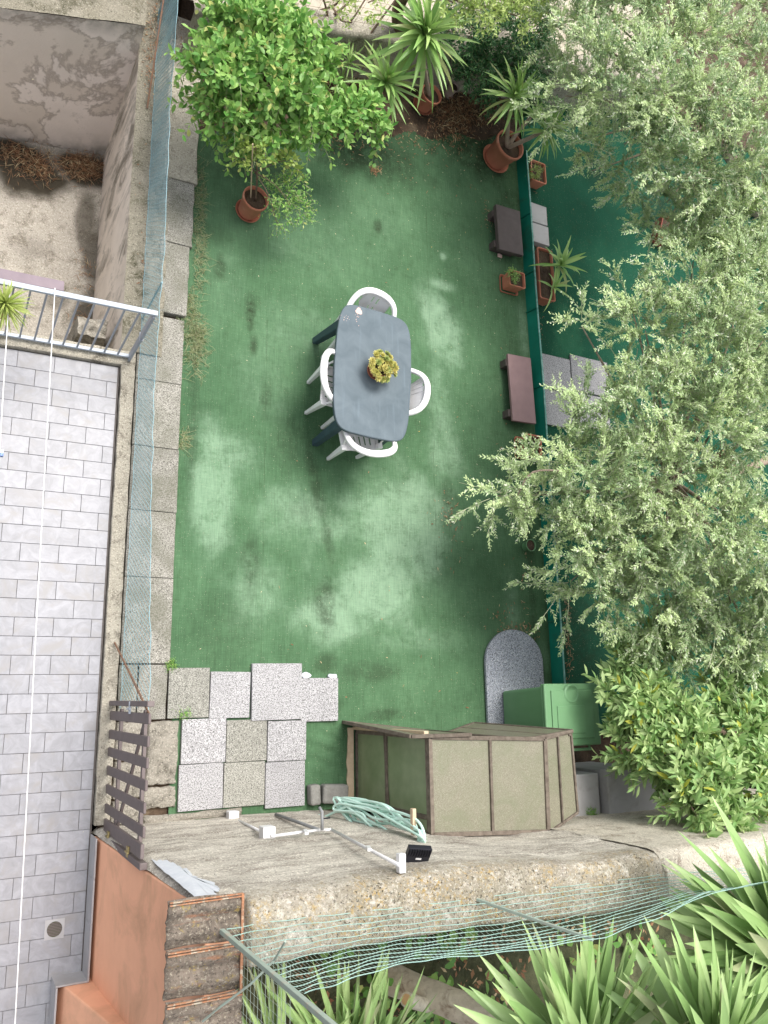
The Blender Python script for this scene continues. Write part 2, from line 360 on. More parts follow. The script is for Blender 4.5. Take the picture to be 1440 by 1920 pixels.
# value noise fbm in numpy
_P = RG.random((256, 256))
def fbm(x, y, sc=1., oct=5, seed=0):
    x = np.asarray(x) * sc + seed * 17.3; y = np.asarray(y) * sc + seed * 9.1; t = 0; a = .5
    for _ in range(oct):
        xi, yi = np.floor(x).astype(int), np.floor(y).astype(int); fx, fy = x - xi, y - yi; fx = fx * fx * (3 - 2 * fx); fy = fy * fy * (3 - 2 * fy)
        g = lambda i, j: _P[(xi + i) % 256, (yi + j) % 256]
        t = t + a * ((g(0, 0) * (1 - fx) + g(1, 0) * fx) * (1 - fy) + (g(0, 1) * (1 - fx) + g(1, 1) * fx) * fy); a *= .5; x = x * 2.03 + 5; y = y * 2.03 + 7
    return t
def sheet(name, mat, pfun, nu, nv, wear=None, stain_shade=None, keep=None, parent=None, kind=None, smooth=True, skirt=0):
    """grid surface: pfun(u,v)->(x,y,z) arrays with u,v in 0..1; wear/stain(x,y,z)->0..1 stored as attributes"""
    u, v = np.meshgrid(np.linspace(0, 1, nu), np.linspace(0, 1, nv)); x, y, z = pfun(u, v)
    x = x.ravel(); y = y.ravel(); z = z.ravel() + 0 * x; idx = np.arange(nu * nv).reshape(nv, nu)
    f = np.stack([idx[:-1, :-1], idx[:-1, 1:], idx[1:, 1:], idx[1:, :-1]], -1).reshape(-1, 4)
    if keep is not None: k = keep(x, y, z); f = f[k[f].all(1)]
    L = wloc(parent) if parent else Vector((0, 0, 0)); me = bpy.data.meshes.new(name)
    me.from_pydata(np.stack([x - L.x, y - L.y, z - L.z], -1).tolist(), [], f.tolist()); me.update(); me.materials.append(MATS[mat])
    for nm, fn in (('wear', wear), ('stain_shade', stain_shade)):
        if fn is not None: a = me.attributes.new(nm, 'FLOAT', 'POINT'); a.data.foreach_set('value', np.clip(fn(x, y, z), 0, 1).astype(np.float32))
    me.polygons.foreach_set('use_smooth', [smooth] * len(me.polygons))
    o = bpy.data.objects.new(name, me); COL.objects.link(o)
    if parent: o.parent = parent
    if kind: o['kind'] = kind
    if skirt: m = o.modifiers.new('s', 'SOLIDIFY'); m.thickness = skirt; m.offset = -1
    return o
def blobs(x, y, lst, noise=.35, sc=3.):
    """lst of (px,py,rx_m,ry_m,strength[,angle]) in photo survey pixels on the ground"""
    n = fbm(x, y, sc, 5, 3) - .48; t = np.zeros_like(x)
    for b in lst:
        c = at(b[0], b[1], 0); a = math.radians(b[5]) if len(b) > 5 else 0; dx, dy = x - c.x, y - c.y
        ex = (dx * math.cos(a) + dy * math.sin(a)) / b[2]; ey = (-dx * math.sin(a) + dy * math.cos(a)) / b[3]
        d = np.sqrt(ex * ex + ey * ey) + n * noise * 4; t = np.maximum(t, b[4] * np.clip(1.65 - d * 1.15, 0, 1))
    return t

# ------------------------------------------------------------------ THE SETTING
# ground of bare soil as one big sheet with the hole of the sunken court cut out
g = MB()
def rect(mb, x0, x1, y0, y1, z): mb.add([(x0, y0, z), (x1, y0, z), (x1, y1, z), (x0, y1, z)], [(0, 1, 2, 3)])
rect(g, 1.25, 60, -1.1, 60, -.03); rect(g, -60, 1.25, 6.9, 60, -.03); rect(g, -60, -4, -1.1, 6.9, -.03)
g.build('ground', 'soil', kind='structure')
# south garden soil, higher than the turf court
sheet('south_garden_soil', 'dark_soil', lambda u, v: (1.5 + u * 18, -1.4 - v * 18, .55 + .25 * fbm(1.5 + u * 18, -1.4 - v * 18, 2.5)), 120, 120, kind='structure')
# artificial turf
WEAR = [(1000 - 180, 600, .20, .45, .85, 8), (825, 535, .18, .08, .8), (850, 650, .16, .35, .7), (830, 480, .05, .05, .8), (400, 900, .2, .6, .7), (440, 850, .2, .25, .6), (400, 985, .14, .2, .5),
        (760, 980, .55, .55, .8), (600, 980, .55, .3, .6), (700, 1100, .6, .45, .85), (610, 1150, .45, .3, .8), (800, 1050, .3, .5, .7), (500, 700, .3, .5, .3), (830, 820, .2, .8, .55), (480, 1110, .3, .3, .45),
        (980, 620, .07, .4, .55), (960, 1150, .12, .5, .4), (560, 640, .5, .4, .3), (760, 1200, .6, .12, .35), (1000, 1230, .2, .2, .3), (560, 450, .8, .4, .22), (700, 400, .6, .3, .2), (420, 520, .2, .4, .25), (650, 950, .3, .2, .5)]
STAIN_SHADE = [(470, 585, .05, .16, .9), (475, 650, .04, .12, .7), (412, 500, .05, .12, .7), (708, 425, .06, .10, .8), (590, 900, .06, .45, .55, 12), (615, 1010, .06, .35, .5, 8), (610, 1130, .10, .25, .65), (500, 740, .05, .2, .4),  # turf stains, plus shade under the trees painted in as dark blobs
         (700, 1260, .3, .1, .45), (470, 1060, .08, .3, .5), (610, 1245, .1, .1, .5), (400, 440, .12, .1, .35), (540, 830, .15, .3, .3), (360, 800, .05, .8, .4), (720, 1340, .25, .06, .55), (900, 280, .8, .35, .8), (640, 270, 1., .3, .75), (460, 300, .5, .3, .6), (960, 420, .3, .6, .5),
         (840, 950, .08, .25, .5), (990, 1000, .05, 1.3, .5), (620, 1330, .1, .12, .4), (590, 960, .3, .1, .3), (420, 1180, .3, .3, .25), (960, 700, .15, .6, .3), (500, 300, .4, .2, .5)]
def tz(x, y):
    z = .006 * fbm(x, y, 4, 3)
    c0, c1 = at(560, 850), at(625, 1160); d = Vector((c1.x - c0.x, c1.y - c0.y)); L = d.length; d /= L
    s = ((x - c0.x) * d.x + (y - c0.y) * d.y); q = (-(x - c0.x) * d.y + (y - c0.y) * d.x) + .05 * np.sin(s * 4)
    z = z + .018 * np.exp(-(q / .03) ** 2) * np.clip(np.minimum(s, L - s) * 3, 0, 1)
    r = at(610, 1400); z = z + .012 * np.sin((y + .35 * x) * 48) * np.exp(-(((x - r.x) / .22) ** 2 + ((y - r.y) / .22) ** 2))
    return z + .02 * np.exp(-((x - 6.0) / .07) ** 2)
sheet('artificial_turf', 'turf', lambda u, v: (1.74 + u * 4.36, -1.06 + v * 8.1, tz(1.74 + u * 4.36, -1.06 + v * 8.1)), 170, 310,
      wear=lambda x, y, z: blobs(x, y, WEAR) , stain_shade=lambda x, y, z: blobs(x, y, STAIN_SHADE, .3, 6),
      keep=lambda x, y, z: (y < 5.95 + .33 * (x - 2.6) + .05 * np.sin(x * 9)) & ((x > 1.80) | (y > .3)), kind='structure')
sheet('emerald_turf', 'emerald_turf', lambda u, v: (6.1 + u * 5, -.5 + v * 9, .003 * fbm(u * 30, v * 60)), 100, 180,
      wear=lambda x, y, z: blobs(x, y, [(1060, 620, .25, .5, .8), (1100, 500, .6, .4, .3), (1060, 590, .15, .2, .8)]), stain_shade=lambda x, y, z: blobs(x, y, [(1250, 380, .5, .5, .6), (1150, 340, .5, .2, .4), (1090, 1200, .3, .6, .5)]), kind='structure')

# terrace: concrete body, tiles laid in running bond, raised copings
ter = struct_root('tiled_terrace', (1.2, 0, 0))
MB().box(-4, 1.205, -6, 3.0, -1.6, -.010).build('slab', 'grout', ter)
TW, TH, J = .300, .1535, .003
protos = {}
row = 0; y = 2.945
while y > -3.1:
    x = 1.19; k = 0
    while x > -.7:
        wd = (.09 if row % 2 else .24) if k == 0 else TW
        wd_ = round(wd - J, 4)
        if y < -2.08 and x - wd > .97: x -= wd; k += 1; continue
        if wd_ not in protos:
            me = bpy.data.meshes.new('tile'); hx, hy = wd_ / 2, (TH - J) / 2; c = .0015
            v = [(-hx, -hy, -.012), (hx, -hy, -.012), (hx, hy, -.012), (-hx, hy, -.012), (-hx, -hy, -c), (hx, -hy, -c), (hx, hy, -c), (-hx, hy, -c), (-hx + c, -hy + c, 0), (hx - c, -hy + c, 0), (hx - c, hy - c, 0), (-hx + c, hy - c, 0)]
            me.from_pydata(v, [], [(0, 1, 5, 4), (1, 2, 6, 5), (2, 3, 7, 6), (3, 0, 4, 7), (4, 5, 9, 8), (5, 6, 10, 9), (6, 7, 11, 10), (7, 4, 8, 11), (8, 9, 10, 11)]); me.materials.append(MATS['floor_tile']); protos[wd_] = me
        o = bpy.data.objects.new('tile', protos[wd_]); COL.objects.link(o); o.parent = ter
        o.location = (x - wd / 2 - 1.2, y - TH / 2, rnd.uniform(-.0008, .0008)); o.rotation_euler = (rnd.uniform(-.003, .003), rnd.uniform(-.002, .002), 0)
        x -= wd; k += 1
    y -= TH; row += 1
def wobbly(name, mat, x0, x1, y0, y1, z0, z1, n=24, amp=.006, parent=None, axis='y', bev=.006, seed=0, kind=None):
    """long block with slightly uneven edges"""
    mb = MB(); r = random.Random(seed)
    v = []
    for i in range(n + 1):
        t = i / n; w = lambda: r.uniform(-amp, amp)
        if axis == 'y': yy = y0 + (y1 - y0) * t; v += [(x0, yy, z0), (x1, yy, z0), (x1 + w(), yy, z1 + w() * .6), (x0 + w(), yy, z1 + w() * .6)]
        else: xx = x0 + (x1 - x0) * t; v += [(xx, y1, z0), (xx, y0, z0), (xx, y0 + w(), z1 + w() * .6), (xx, y1 + w(), z1 + w() * .6)]
    f = [(3, 2, 1, 0), tuple(n * 4 + k for k in range(4))]
    for i in range(n):
        for k in range(4): f.append((i * 4 + k, i * 4 + (k + 1) % 4, i * 4 + 4 + (k + 1) % 4, i * 4 + 4 + k))
    mb.add(v, f); return mb.build(name, mat, parent, bevel=bev, kind=kind)
wobbly('coping', 'coping_concrete', 1.212, 1.335, -1.02, 3.02, -1.4, .045, 60, .004, ter, 'y', .01, 1)
wobbly('coping', 'coping_concrete', -3, 1.335, 2.955, 3.10, -1.4, .05, 50, .004, ter, 'x', .01, 2)
# drain grate set in the tiles
dc = at(102, 1742, 0); dr = thing('floor_drain', (dc.x, dc.y, 0), 'small round leaf clogged drain grate in a square plate set in the terrace tiles', 'drain')
MB().box(dc.x - .072, dc.x + .072, dc.y - .072, dc.y + .072, .002, .005).build('plate', 'skirting', dr, bevel=.002)
gm = MB()
for i in range(-4, 5):
    hw = math.sqrt(max(.0, .055 ** 2 - (i * .011) ** 2)); gm.box(dc.x - hw, dc.x + hw, dc.y + i * .011 - .003, dc.y + i * .011 + .003, .006, .009)
gm.build('grate', 'gate_paint', dr)
MB().lathe((dc.x, dc.y, .0055), [(.0, 0), (.056, 0)], 24).build('drain_hole', 'dark_soil', dr)

# edging strip of aggregate slabs between the net fence and the turf
ed = struct_root('concrete_edging', (1.5, 2, 0))
ys = [.27, 1.02, 1.62, 2.22, 2.86, 3.52]
for i in range(len(ys) - 1):
    wobbly('edging_slab', 'edging_stone', 1.345, 1.765 + rnd.uniform(-.01, .01), ys[i] + .002, ys[i + 1] - .002, -.1, .035 + rnd.uniform(-.001, .001), 8, .0015, ed, 'y', .006, i)
wobbly('edging_slab', 'edging_stone', 1.50, 1.79, 3.56, 4.30, -.1, .05, 8, .008, ed, 'y', .01, 21)
wobbly('edging_slab', 'edging_stone', 1.50, 1.81, 4.306, 5.0, -.1, .05, 8, .008, ed, 'y', .01, 22)
wobbly('edging_slab', 'coping_concrete', 1.50, 1.83, 5.006, 6.9, -.1, .06, 14, .01, ed, 'y', .01, 23)
wobbly('edging_slab', 'edging_stone', 1.345, 1.50, -.20, .262, -.1, .035, 4, .004, ed, 'y', .006, 8)
wobbly('edging_slab', 'edging_stone', 1.507, 1.752, -.20, .262, -.1, .033, 4, .004, ed, 'y', .006, 9)
# rough stones behind the gate
def rough_block(x0, x1, y0, y1, z, seed, mat='rock_concrete'):
    def f(u, v):
        e = np.minimum(np.minimum(u, 1 - u) * (x1 - x0), np.minimum(v, 1 - v) * (y1 - y0)); nn = fbm(x0 + u * (x1 - x0), y0 + v * (y1 - y0), 9, 5, seed)
        wob = (fbm(u * 6, v * 6, 1, 3, seed + 2) - .48) * .03
        return (x0 + u * (x1 - x0) + wob, y0 + v * (y1 - y0) + wob, np.where(e < .004, -.08, z - .02 * np.exp(-e / .02) + (nn - .48) * .05))
    return sheet('stone', mat, f, 40, 50, parent=ed)
for i, a in enumerate([(1.345, 1.60, -.52, -.21, .045), (1.61, 1.87, -.74, -.21, .05), (1.345, 1.60, -.83, -.53, .035), (1.60, 1.87, -.93, -.75, .04), (1.345, 1.59, -1.03, -.84, .035), (1.60, 2.48, -1.045, -.975, .03)]): rough_block(*a[:4], a[4], 30 + i)

# dividing wall above the sunken court
dw = thing('dividing_wall', (1.3, 4.8, -1.46), 'weathered retaining wall with streaked plaster face and lichened rough top beside the blue net', 'wall')
def dwtop(u, v):
    y_ = 3.1 + v * 4.4; return (1.195 + u * .37 - .0 * v, y_, .03 + .035 * fbm(u * 3 + 2, v * 30, 1) + .01 * fbm(u * 20, v * 200))
sheet('top', 'moss_concrete', dwtop, 16, 160, parent=dw)
sheet('plaster_face', 'streaked_plaster', lambda u, v: (1.195 - .07 * (1 - v) + .012 * fbm(u * 20, v * 5), 3.1 + u * 3.65, -1.46 + v * 1.51), 80, 24, parent=dw)
MB().box(1.21, 1.56, 3.1, 7.5, -1.46, .02).build('core', 'rock_concrete', dw)
# sunken court
def cstain(x, y, z):
    t = np.zeros_like(x); n = fbm(x, y, 2.2, 5, 2) - .48
    for px, py, rx, ry, s in [(60, 320, .34, .30, 1.), (150, 310, .42, .22, 1.), (20, 290, .4, .16, 1.), (175, 500, .13, .5, .75), (165, 600, .16, .25, .85), (110, 560, .12, .12, .5), (160, 420, .10, .35, .7), (70, 470, .25, .15, .3)]:
        c = at(px, py, -1.46); d = np.hypot((x - c.x) / rx, (y - c.y) / ry) + n * 1.6; t = np.maximum(t, s * np.clip(2.2 - d * 1.9, 0, 1))
    return t
sheet('sunken_court_floor', 'old_concrete', lambda u, v: (-4 + u * 5.2, 3.0 + v * 3.3, -1.46 + .012 * fbm(u * 20, v * 14)), 170, 110, stain_shade=cstain, kind='structure')
nw = thing('court_wall', (-.5, 6.2, -1.46), 'peeling pinkish plaster retaining wall at the far side of the sunken court', 'wall')
def nwf(u, v): x_ = -4 + u * 5.2; yb = 5.95 + (x_ - .05) * .13 + (.10 + .17 * np.clip(x_, 0, 1.2)) * v; return (x_, yb + .012 * fbm(x_ * 3, v * 5), -1.46 + 1.76 * v)
def nstain(x, y, z): return np.clip(np.clip((z - .12) * 4, 0, 1) * .9 + np.clip((-1.1 - z) * 2.2, 0, 1) * np.clip(fbm(x, z, 3, 4, 5) * 3 - .9, 0, 1), 0, 1)
sheet('plaster_face', 'old_plaster', nwf, 120, 50, stain_shade=nstain, parent=nw)
sheet('top', 'moss_concrete', lambda u, v: (-4 + u * 5.2, 6.05 + (-4 + u * 5.2 - .05) * .13 + .17 * np.clip(-4 + u * 5.2, 0, 1.2) + v * .9, .30 + .03 * fbm(u * 30, v * 4)), 60, 10, parent=nw)
# rubble block beside the terrace corner
rb = MB()
c = at(170, 620, -.3)
rbv = []
for i in range(9):
    for j in range(7):
        x_, y_ = c.x - .17 + i * .044, c.y - .12 + j * .045
        e = min(i, 8 - i, j, 6 - j); rbv.append((x_ + rnd.uniform(-.008, .008), y_ + rnd.uniform(-.008, .008), -.25 + rnd.uniform(-.02, .03) - (.9 if e == 0 else 0)))
rb.add(rbv, [(i * 7 + j, (i + 1) * 7 + j, (i + 1) * 7 + j + 1, i * 7 + j + 1) for i in range(8) for j in range(6)])
tag(rb.build('rubble_block', 'rock_concrete', loc=(c.x, c.y, -1.4)), 'rough broken concrete block down beside the corner of the tiled terrace railing', 'rubble')

# ------------------------------------------------------------------ south wall
TOPZ = 2.6
sw = thing('south_wall', (3.2, -1.25, 0), 'thick old concrete wall with pipes on it and orange lichen along its top', 'wall')
def wearw(x, y, z): return np.clip((z - 2.2 - .25 * fbm(x, z, 2)) * 3.0, 0, 1) * np.clip((5.0 - x) * 2.5, .12, 1)
prof = [(-1.035, -.1), (-1.05, .3), (-1.06, .8), (-1.07, 1.3), (-1.08, 1.8), (-1.09, 2.2), (-1.10, 2.48), (-1.115, 2.56), (-1.15, 2.60), (-1.28, 2.62), (-1.40, 2.615), (-1.455, 2.60), (-1.46, 2.57), (-1.46, 2.0), (-1.46, .0)]
pl = np.cumsum([0] + [math.dist(prof[i], prof[i + 1]) for i in range(len(prof) - 1)]); pl /= pl[-1]
def swf(u, v):
    y_ = np.interp(v, pl, [p[0] for p in prof]); z_ = np.interp(v, pl, [p[1] for p in prof]); x_ = (1.225 + .068 * z_) * (1 - u) + 4.845 * u; y_ = y_ - .05 * np.exp(-u * 110)
    z_ = z_ - .13 * np.clip((1.64 - x_) / .04, 0, 1) * np.clip((z_ - 2.3) / .2, 0, 1)
    nn = fbm(x_, z_ + y_ * 2, 3.5, 5) - .48; return (x_, y_ + nn * .045, z_ + nn * .03 * (z_ > 2.3))
def swf_(u, v):
    x_, y_, z_ = swf(u, v); s_ = np.clip((x_ - 2.9) / 1.5, 0, 1); s_ = s_ * s_ * (3 - 2 * s_); fr = np.clip((-1.0 - y_) / -.01, 0, 1) * 0 + (v < .62)
    w_ = np.clip((.66 - v) / .06, 0, 1); return (x_, y_ - .17 * s_ * w_ * (1 - .55 * np.clip(z_ / 2.6, 0, 1)), z_)
sheet('concrete_face', 'wall_concrete', swf_, 260, 200, wear=wearw, parent=sw)
MB().box(1.58, 4.84, -1.44, -1.33, -.1, 2.5).build('core', 'rock_concrete', sw)
def swf2(u, v):
    y_ = np.interp(v, pl, [p[0] for p in prof]); z_ = np.interp(v, pl, [p[1] for p in prof]); x_ = 4.80 + u * 4.2
    nn = fbm(x_, z_ + y_, 2.2, 4) - .48; return (x_, y_ - .17 * np.clip((.66 - v) / .06, 0, 1) * (1 - .55 * np.clip(z_ / 2.6, 0, 1)) + nn * .06 * (.3 + .7 * np.clip(u * 12, 0, 1)) - .04 * u + .004, z_ * .995 + nn * .05)
sheet('plaster_face', 'wall_plaster', swf2, 120, 90, parent=sw)
# cracks in the plaster are recessed grooves: thin dark inlays set just proud
ck = MB()
for pts in ([(1275, 1620), (1300, 1627), (1318, 1622), (1345, 1632)], [(1325, 1645), (1355, 1642), (1400, 1651)]):
    P = [at(a, b, 2.50) for a, b in pts]
    for i in range(len(P) - 1): ck.bar(P[i], P[i + 1], .008, .02)
ck.build('crack', 'dark_soil', sw)
# white mortar smear by the corner
wp = MB(); pts = []
_mp = [(285, 1622), (300, 1621), (322, 1625), (335, 1632), (352, 1638), (368, 1652), (385, 1658), (400, 1662), (410, 1668), (405, 1676), (408, 1684), (395, 1690), (372, 1690), (352, 1674), (330, 1657), (305, 1639)]
_m2 = []
for i in range(16):
    for k in range(6):
        a0, a1 = _mp[i], _mp[(i + 1) % 16]; t = k / 6; jj = 5. if i < 11 else .6
        _m2.append((a0[0] + (a1[0] - a0[0]) * t + rnd.uniform(-jj, jj), a0[1] + (a1[1] - a0[1]) * t + rnd.uniform(-jj, jj) * .7))
for a, b in _m2:
    q = aty(a, b, -1.10); pts.append((q.x, -1.042 - .021 * q.z, q.z))
cen = (sum(p[0] for p in pts) / len(pts), -1.034 - .021 * q.z, sum(p[2] for p in pts) / len(pts))
wp.add(pts + [cen], [(i, (i + 1) % len(pts), len(pts)) for i in range(len(pts))]); wp.build('mortar_smear', 'white_patch', sw, smooth=True)

# orange wall with tiled coping
ow = thing('orange_wall', (1.3, -1.8, 0), 'orange stucco wall with grey skirting and old roof tiles along its top', 'wall')
MB().hexa([(1.217, -6, 0), (1.56, -6, 0), (1.56, -1.10, 0), (1.217, -1.10, 0)], [(1.395, -6, 2.57), (1.575, -6, 2.57), (1.575, -1.15, 2.57), (1.395, -1.15, 2.57)]).build('stucco', 'orange_stucco', ow, bevel=.012)
MB().hexa([(.987, -6, 0), (1.30, -6, 0), (1.30, -2.10, 0), (.987, -2.10, 0)], [(1.37, -6, 2.0), (1.45, -6, 2.0), (1.45, -2.12, 2.0), (1.37, -2.12, 2.0)]).build('stucco', 'orange_stucco', ow, bevel=.012)
for (a, b) in [(-1.085, -1.38), (-1.383, -1.70), (-1.703, -2.09)]:
    MB().box(1.196, 1.208, b, a, -.005, .26).build('skirting_tile', 'skirting', ow, bevel=.002)
MB().box(.972, 1.206, -2.10, -2.088, -.005, .26).build('skirting_tile', 'skirting', ow, bevel=.002)
for (a, b) in [(-2.103, -2.4), (-2.403, -2.75), (-2.753, -3.1)]:
    MB().box(.975, .988, b, a, -.005, .26).build('skirting_tile', 'skirting', ow, bevel=.002)
# coping roof tiles: interlocking wavy tiles, overlapping along the wall
yy = -1.065
for i in range(6):
    tw = .243; mb = MB(); n = 22; V = []; F = []; jx = rnd.uniform(-.006, .006)
    for k in range(n + 1):
        t = k / n; y_ = yy - t * tw; z_ = 2.60 - .012 * t + .014 * math.sin(t * math.pi * 4 - 1.2) + (.016 if t < .09 else 0) + (.012 if .47 < t < .55 else 0)
        for m in range(9):
            s_ = m / 8; V.append((1.180 + jx + s_ * .41 + (rnd.uniform(-.003, .003) if m in (0, 8) else 0), y_ + .006 * math.sin(s_ * 5 + i), z_ + .004 * math.sin(s_ * 9 + k * .4) + (.014 if m == 8 else 0)))
    for k in range(n):
        for m in range(8): F.append((k * 9 + m, k * 9 + m + 1, k * 9 + m + 10, k * 9 + m + 9))
    mb.add(V, F); rt_ = mb.build('roof_tile', 'roof_tile', ow, solid=.014, smooth=True)
    for dy in (.006, .020): MB().bar((1.185 + jx, yy - dy, 2.622), (1.588 + jx, yy - dy, 2.622), .007, .012).build('rib', 'roof_tile_rim', rt_)
    yy -= tw + .002
MB().bar((1.583, -1.07, 2.626), (1.583, -1.56, 2.626), .014, .012).build('tile_rim', 'roof_tile_rim', ow)

# ------------------------------------------------------------------ paving slabs on the turf
ps = struct_root('slab_path', (2.7, -.3, 0))
SL = [(1.765, 2.128, -.195, .235, 'granite_dirty'), (2.135, 2.505, -.205, .20, 'granite'), (2.52, 3.01, -.235, .275, 'granite'), (3.005, 3.39, -.26, .14, 'granite'),
      (1.895, 2.29, -.58, -.205, 'granite'), (1.885, 2.275, -.965, -.585, 'granite'), (2.297, 2.675, -.585, -.225, 'granite_dirty'), (2.282, 2.66, -.965, -.59, 'granite_dirty'),
      (2.682, 3.06, -.60, -.245, 'granite'), (2.668, 3.05, -1.0, -.606, 'granite')]
for i, (a, b, c, d, m) in enumerate(SL):
    z = .012 + .03 + (.012 if i in (2,) else 0); MB().box(a, b, c, d, .010, z + rnd.uniform(-.003, .003), rnd.uniform(-.012, .012)).build('slab', m, ps, bevel=.003)
bm_ = MB()
for cx, cy in ((3.06, .165), (3.34, .155)):
    pts = [(cx + .055 * math.cos(t) * rnd.uniform(.7, 1.2), cy + .03 * math.sin(t) * rnd.uniform(.7, 1.2)) for t in np.linspace(0, 5.5, 8)]; bm_.prism(pts, .01, .035)
bm_.build('mortar_lump', 'white_patch', ps, bevel=.006)
rp = struct_root('slab_landing', (6.7, 3.6, 0))
for a, b, c, d in [(6.15, 6.64, 3.62, 4.06), (6.66, 7.28, 3.66, 4.14), (6.15, 6.64, 3.14, 3.60), (6.66, 7.25, 3.2, 3.64)]:
    MB().box(a, b, c, d, .005, .03).build('slab', 'granite', rp, bevel=.004)

# ------------------------------------------------------------------ low green sheet fence
gf = thing('low_green_fence', (6.05, 3.2, 0), 'long low green sheet border dividing the two turf areas', 'fence')
fy = [6.75, 5.85, 5.05, 4.55, 3.55, 2.55, 1.55, .75, .0]
fx = lambda y: 6.005 + .012 * (6.5 - y) + .006 * math.sin(y * 2.3)
for i in range(len(fy) - 1):
    a, b = fy[i], fy[i + 1]; xa, xb = fx(a), fx(b)
    MB().hexa([(xb - .03, b + .004, 0), (xb - .014, b + .004, 0), (xa - .014, a, 0), (xa - .03, a, 0)], [(xb, b + .004, .185), (xb + .012, b + .004, .185), (xa + .012, a, .185), (xa, a, .185)]).build('panel', 'green_sheet', gf)
    MB().bar((xb + .006, b + .006, .190), (xa + .006, a, .190), .02, .01).build('top_trim', 'green_sheet_edge', gf)
    if i: MB().bar((xa - .04, a + .01, .005), (xa - .012, a + .01, .18), .012).build('batten', 'green_sheet', gf)

# ------------------------------------------------------------------ net fences
def tubes3(segs, r, mb):
    for p, q in segs: mb.tube([p, q], r, 3, cap=False)
nf = thing('blue_net_fence', (1.38, 3, 0), 'blue green wire net fence running beside the tiled terrace', 'fence')
def npt(s, t):    # s along y, t height 0..1
    y_ = s; hgt = float(np.interp(y_, [-.1, 1, 3, 6, 7], [1.07, .82, .72, .86, .9]))
    lean = .02 * math.sin(y_ * 2.1) + .006 * math.sin(y_ * 7); return Vector((1.365 + t * (.0 + lean * .5) + .003 * math.sin(y_ * 21 + t * 5), y_, .06 + hgt * t + .012 * math.sin(y_ * 17) * t))
nm_ = MB(); cell = .045; NT = 16
y0n, y1n = -.10, 6.9
k = 0; s0 = y0n
while s0 < y1n:
    for sgn in (1, -1):
        pts = []
        for t in range(0, NT + 1, 2):
            ss = s0 + sgn * t / NT * .42
            if ss < y0n or ss > y1n: continue
            pts.append(npt(ss, t / NT))
        if len(pts) > 1: nm_.tube(pts, .0020, 3, cap=False)
    s0 += cell
nm_.build('wire_net', 'net_blue', nf, kind='stuff')
tw_ = MB(); [tw_.tube([npt(y0n + (y1n - y0n) * i / 140, tt) for i in range(141)], .0028, 4) for tt in (0., 1.)]
tw_.build('tension_wire', 'net_blue', nf)
for py_ in (6.85, 3.45): MB().tube([(1.375, py_, 0), npt(py_, 1.0)], .008, 6).build('stake', 'net_blue', nf)
MB().tube([at(215, 1205, .05), at(247, 1270, .6), at(280, 1340, 1.30)], .008, 6).build('brace_rod', 'rusty_metal', nf)
rr = thing('rusty_rod', tuple(at(276, 203, .05)), 'long thin rusty rod leaning by the far end of the net', 'rod')
MB().tube([at(276, 203, .06), at(290, 110, .25), at(308, -10, .4)], .009, 6).build('bar', 'rusty_metal', rr)

# green welded net on top of the south wall
wn = thing('wall_top_net', (3, -1.27, TOPZ), 'sagging green wire net on slanting posts along the lichened wall top', 'fence')
tops = [(571, 1863), (640, 1842), (727, 1813), (810, 1798), (898, 1791), (1010, 1778), (1133, 1757), (1230, 1722), (1340, 1672), (1460, 1650)]
bots = [(425, 1742), (510, 1728), (600, 1718), (690, 1708), (790, 1697), (890, 1685), (1000, 1668), (1120, 1655), (1240, 1640), (1400, 1628)]
TP = [at(a, b, 3.50 + .06 * math.sin(i)) for i, (a, b) in enumerate(tops)]; BP = [at(a, b, 2.62) for a, b in bots]
def lerpP(P, s):
    s = s * (len(P) - 1); i = min(int(s), len(P) - 2); return P[i].lerp(P[i + 1], s - i)
wm = MB(); NR = 13
for r_ in range(NR + 1):
    t = r_ / NR
    for rep in range(1): wm.tube([lerpP(BP, s / 60).lerp(lerpP(TP, s / 60), t) + Vector((0, -.05 * math.sin(t * math.pi), .012 * math.sin(s * .9 + r_ * 1.7))) for s in range(61)], .0022, 4, cap=False)
wm.build('wire_net', 'net_green', wn, kind='stuff')
wv_ = MB()
for s in range(0, 101): wv_.tube([lerpP(BP, s / 100).lerp(lerpP(TP, s / 100), t / 5) + Vector((0, -.05 * math.sin(t / 5 * math.pi), 0)) for t in range(6)], .0011, 3, cap=False)
wv_.build('upright_wires', 'post_green', wn, kind='stuff')
MB().bar(at(415, 1745, 2.60), at(640, 1937, 3.95), .026, .026).build('post', 'post_green', wn, bevel=.004)
MB().bar(at(890, 1685, 2.60), at(1112, 1762, 3.42), .018, .018).build('post', 'post_green', wn, bevel=.003)
MB().tube([at(380, 1915, 2.66), at(410, 1890, 2.8), at(470, 1845, 3.0), at(515, 1800, 3.1), at(535, 1765, 3.3)], .006, 6).build('tie_wire', 'post_green', wn)
# side net running away along the roof tiles
sm = MB()
p0 = at(440, 1752, 2.64)
for i in range(26):
    yv = p0.y - i * .045; sm.tube([(1.60, yv, 2.3), (1.61, yv, 3.3)], .0012, 3, cap=False)
for i in range(18): sm.tube([(1.60, p0.y, 2.35 + i * .055), (1.60, p0.y - 1.15, 2.35 + i * .055)], .0012, 3, cap=False)
sm.build('side_net', 'post_green', wn, kind='stuff')

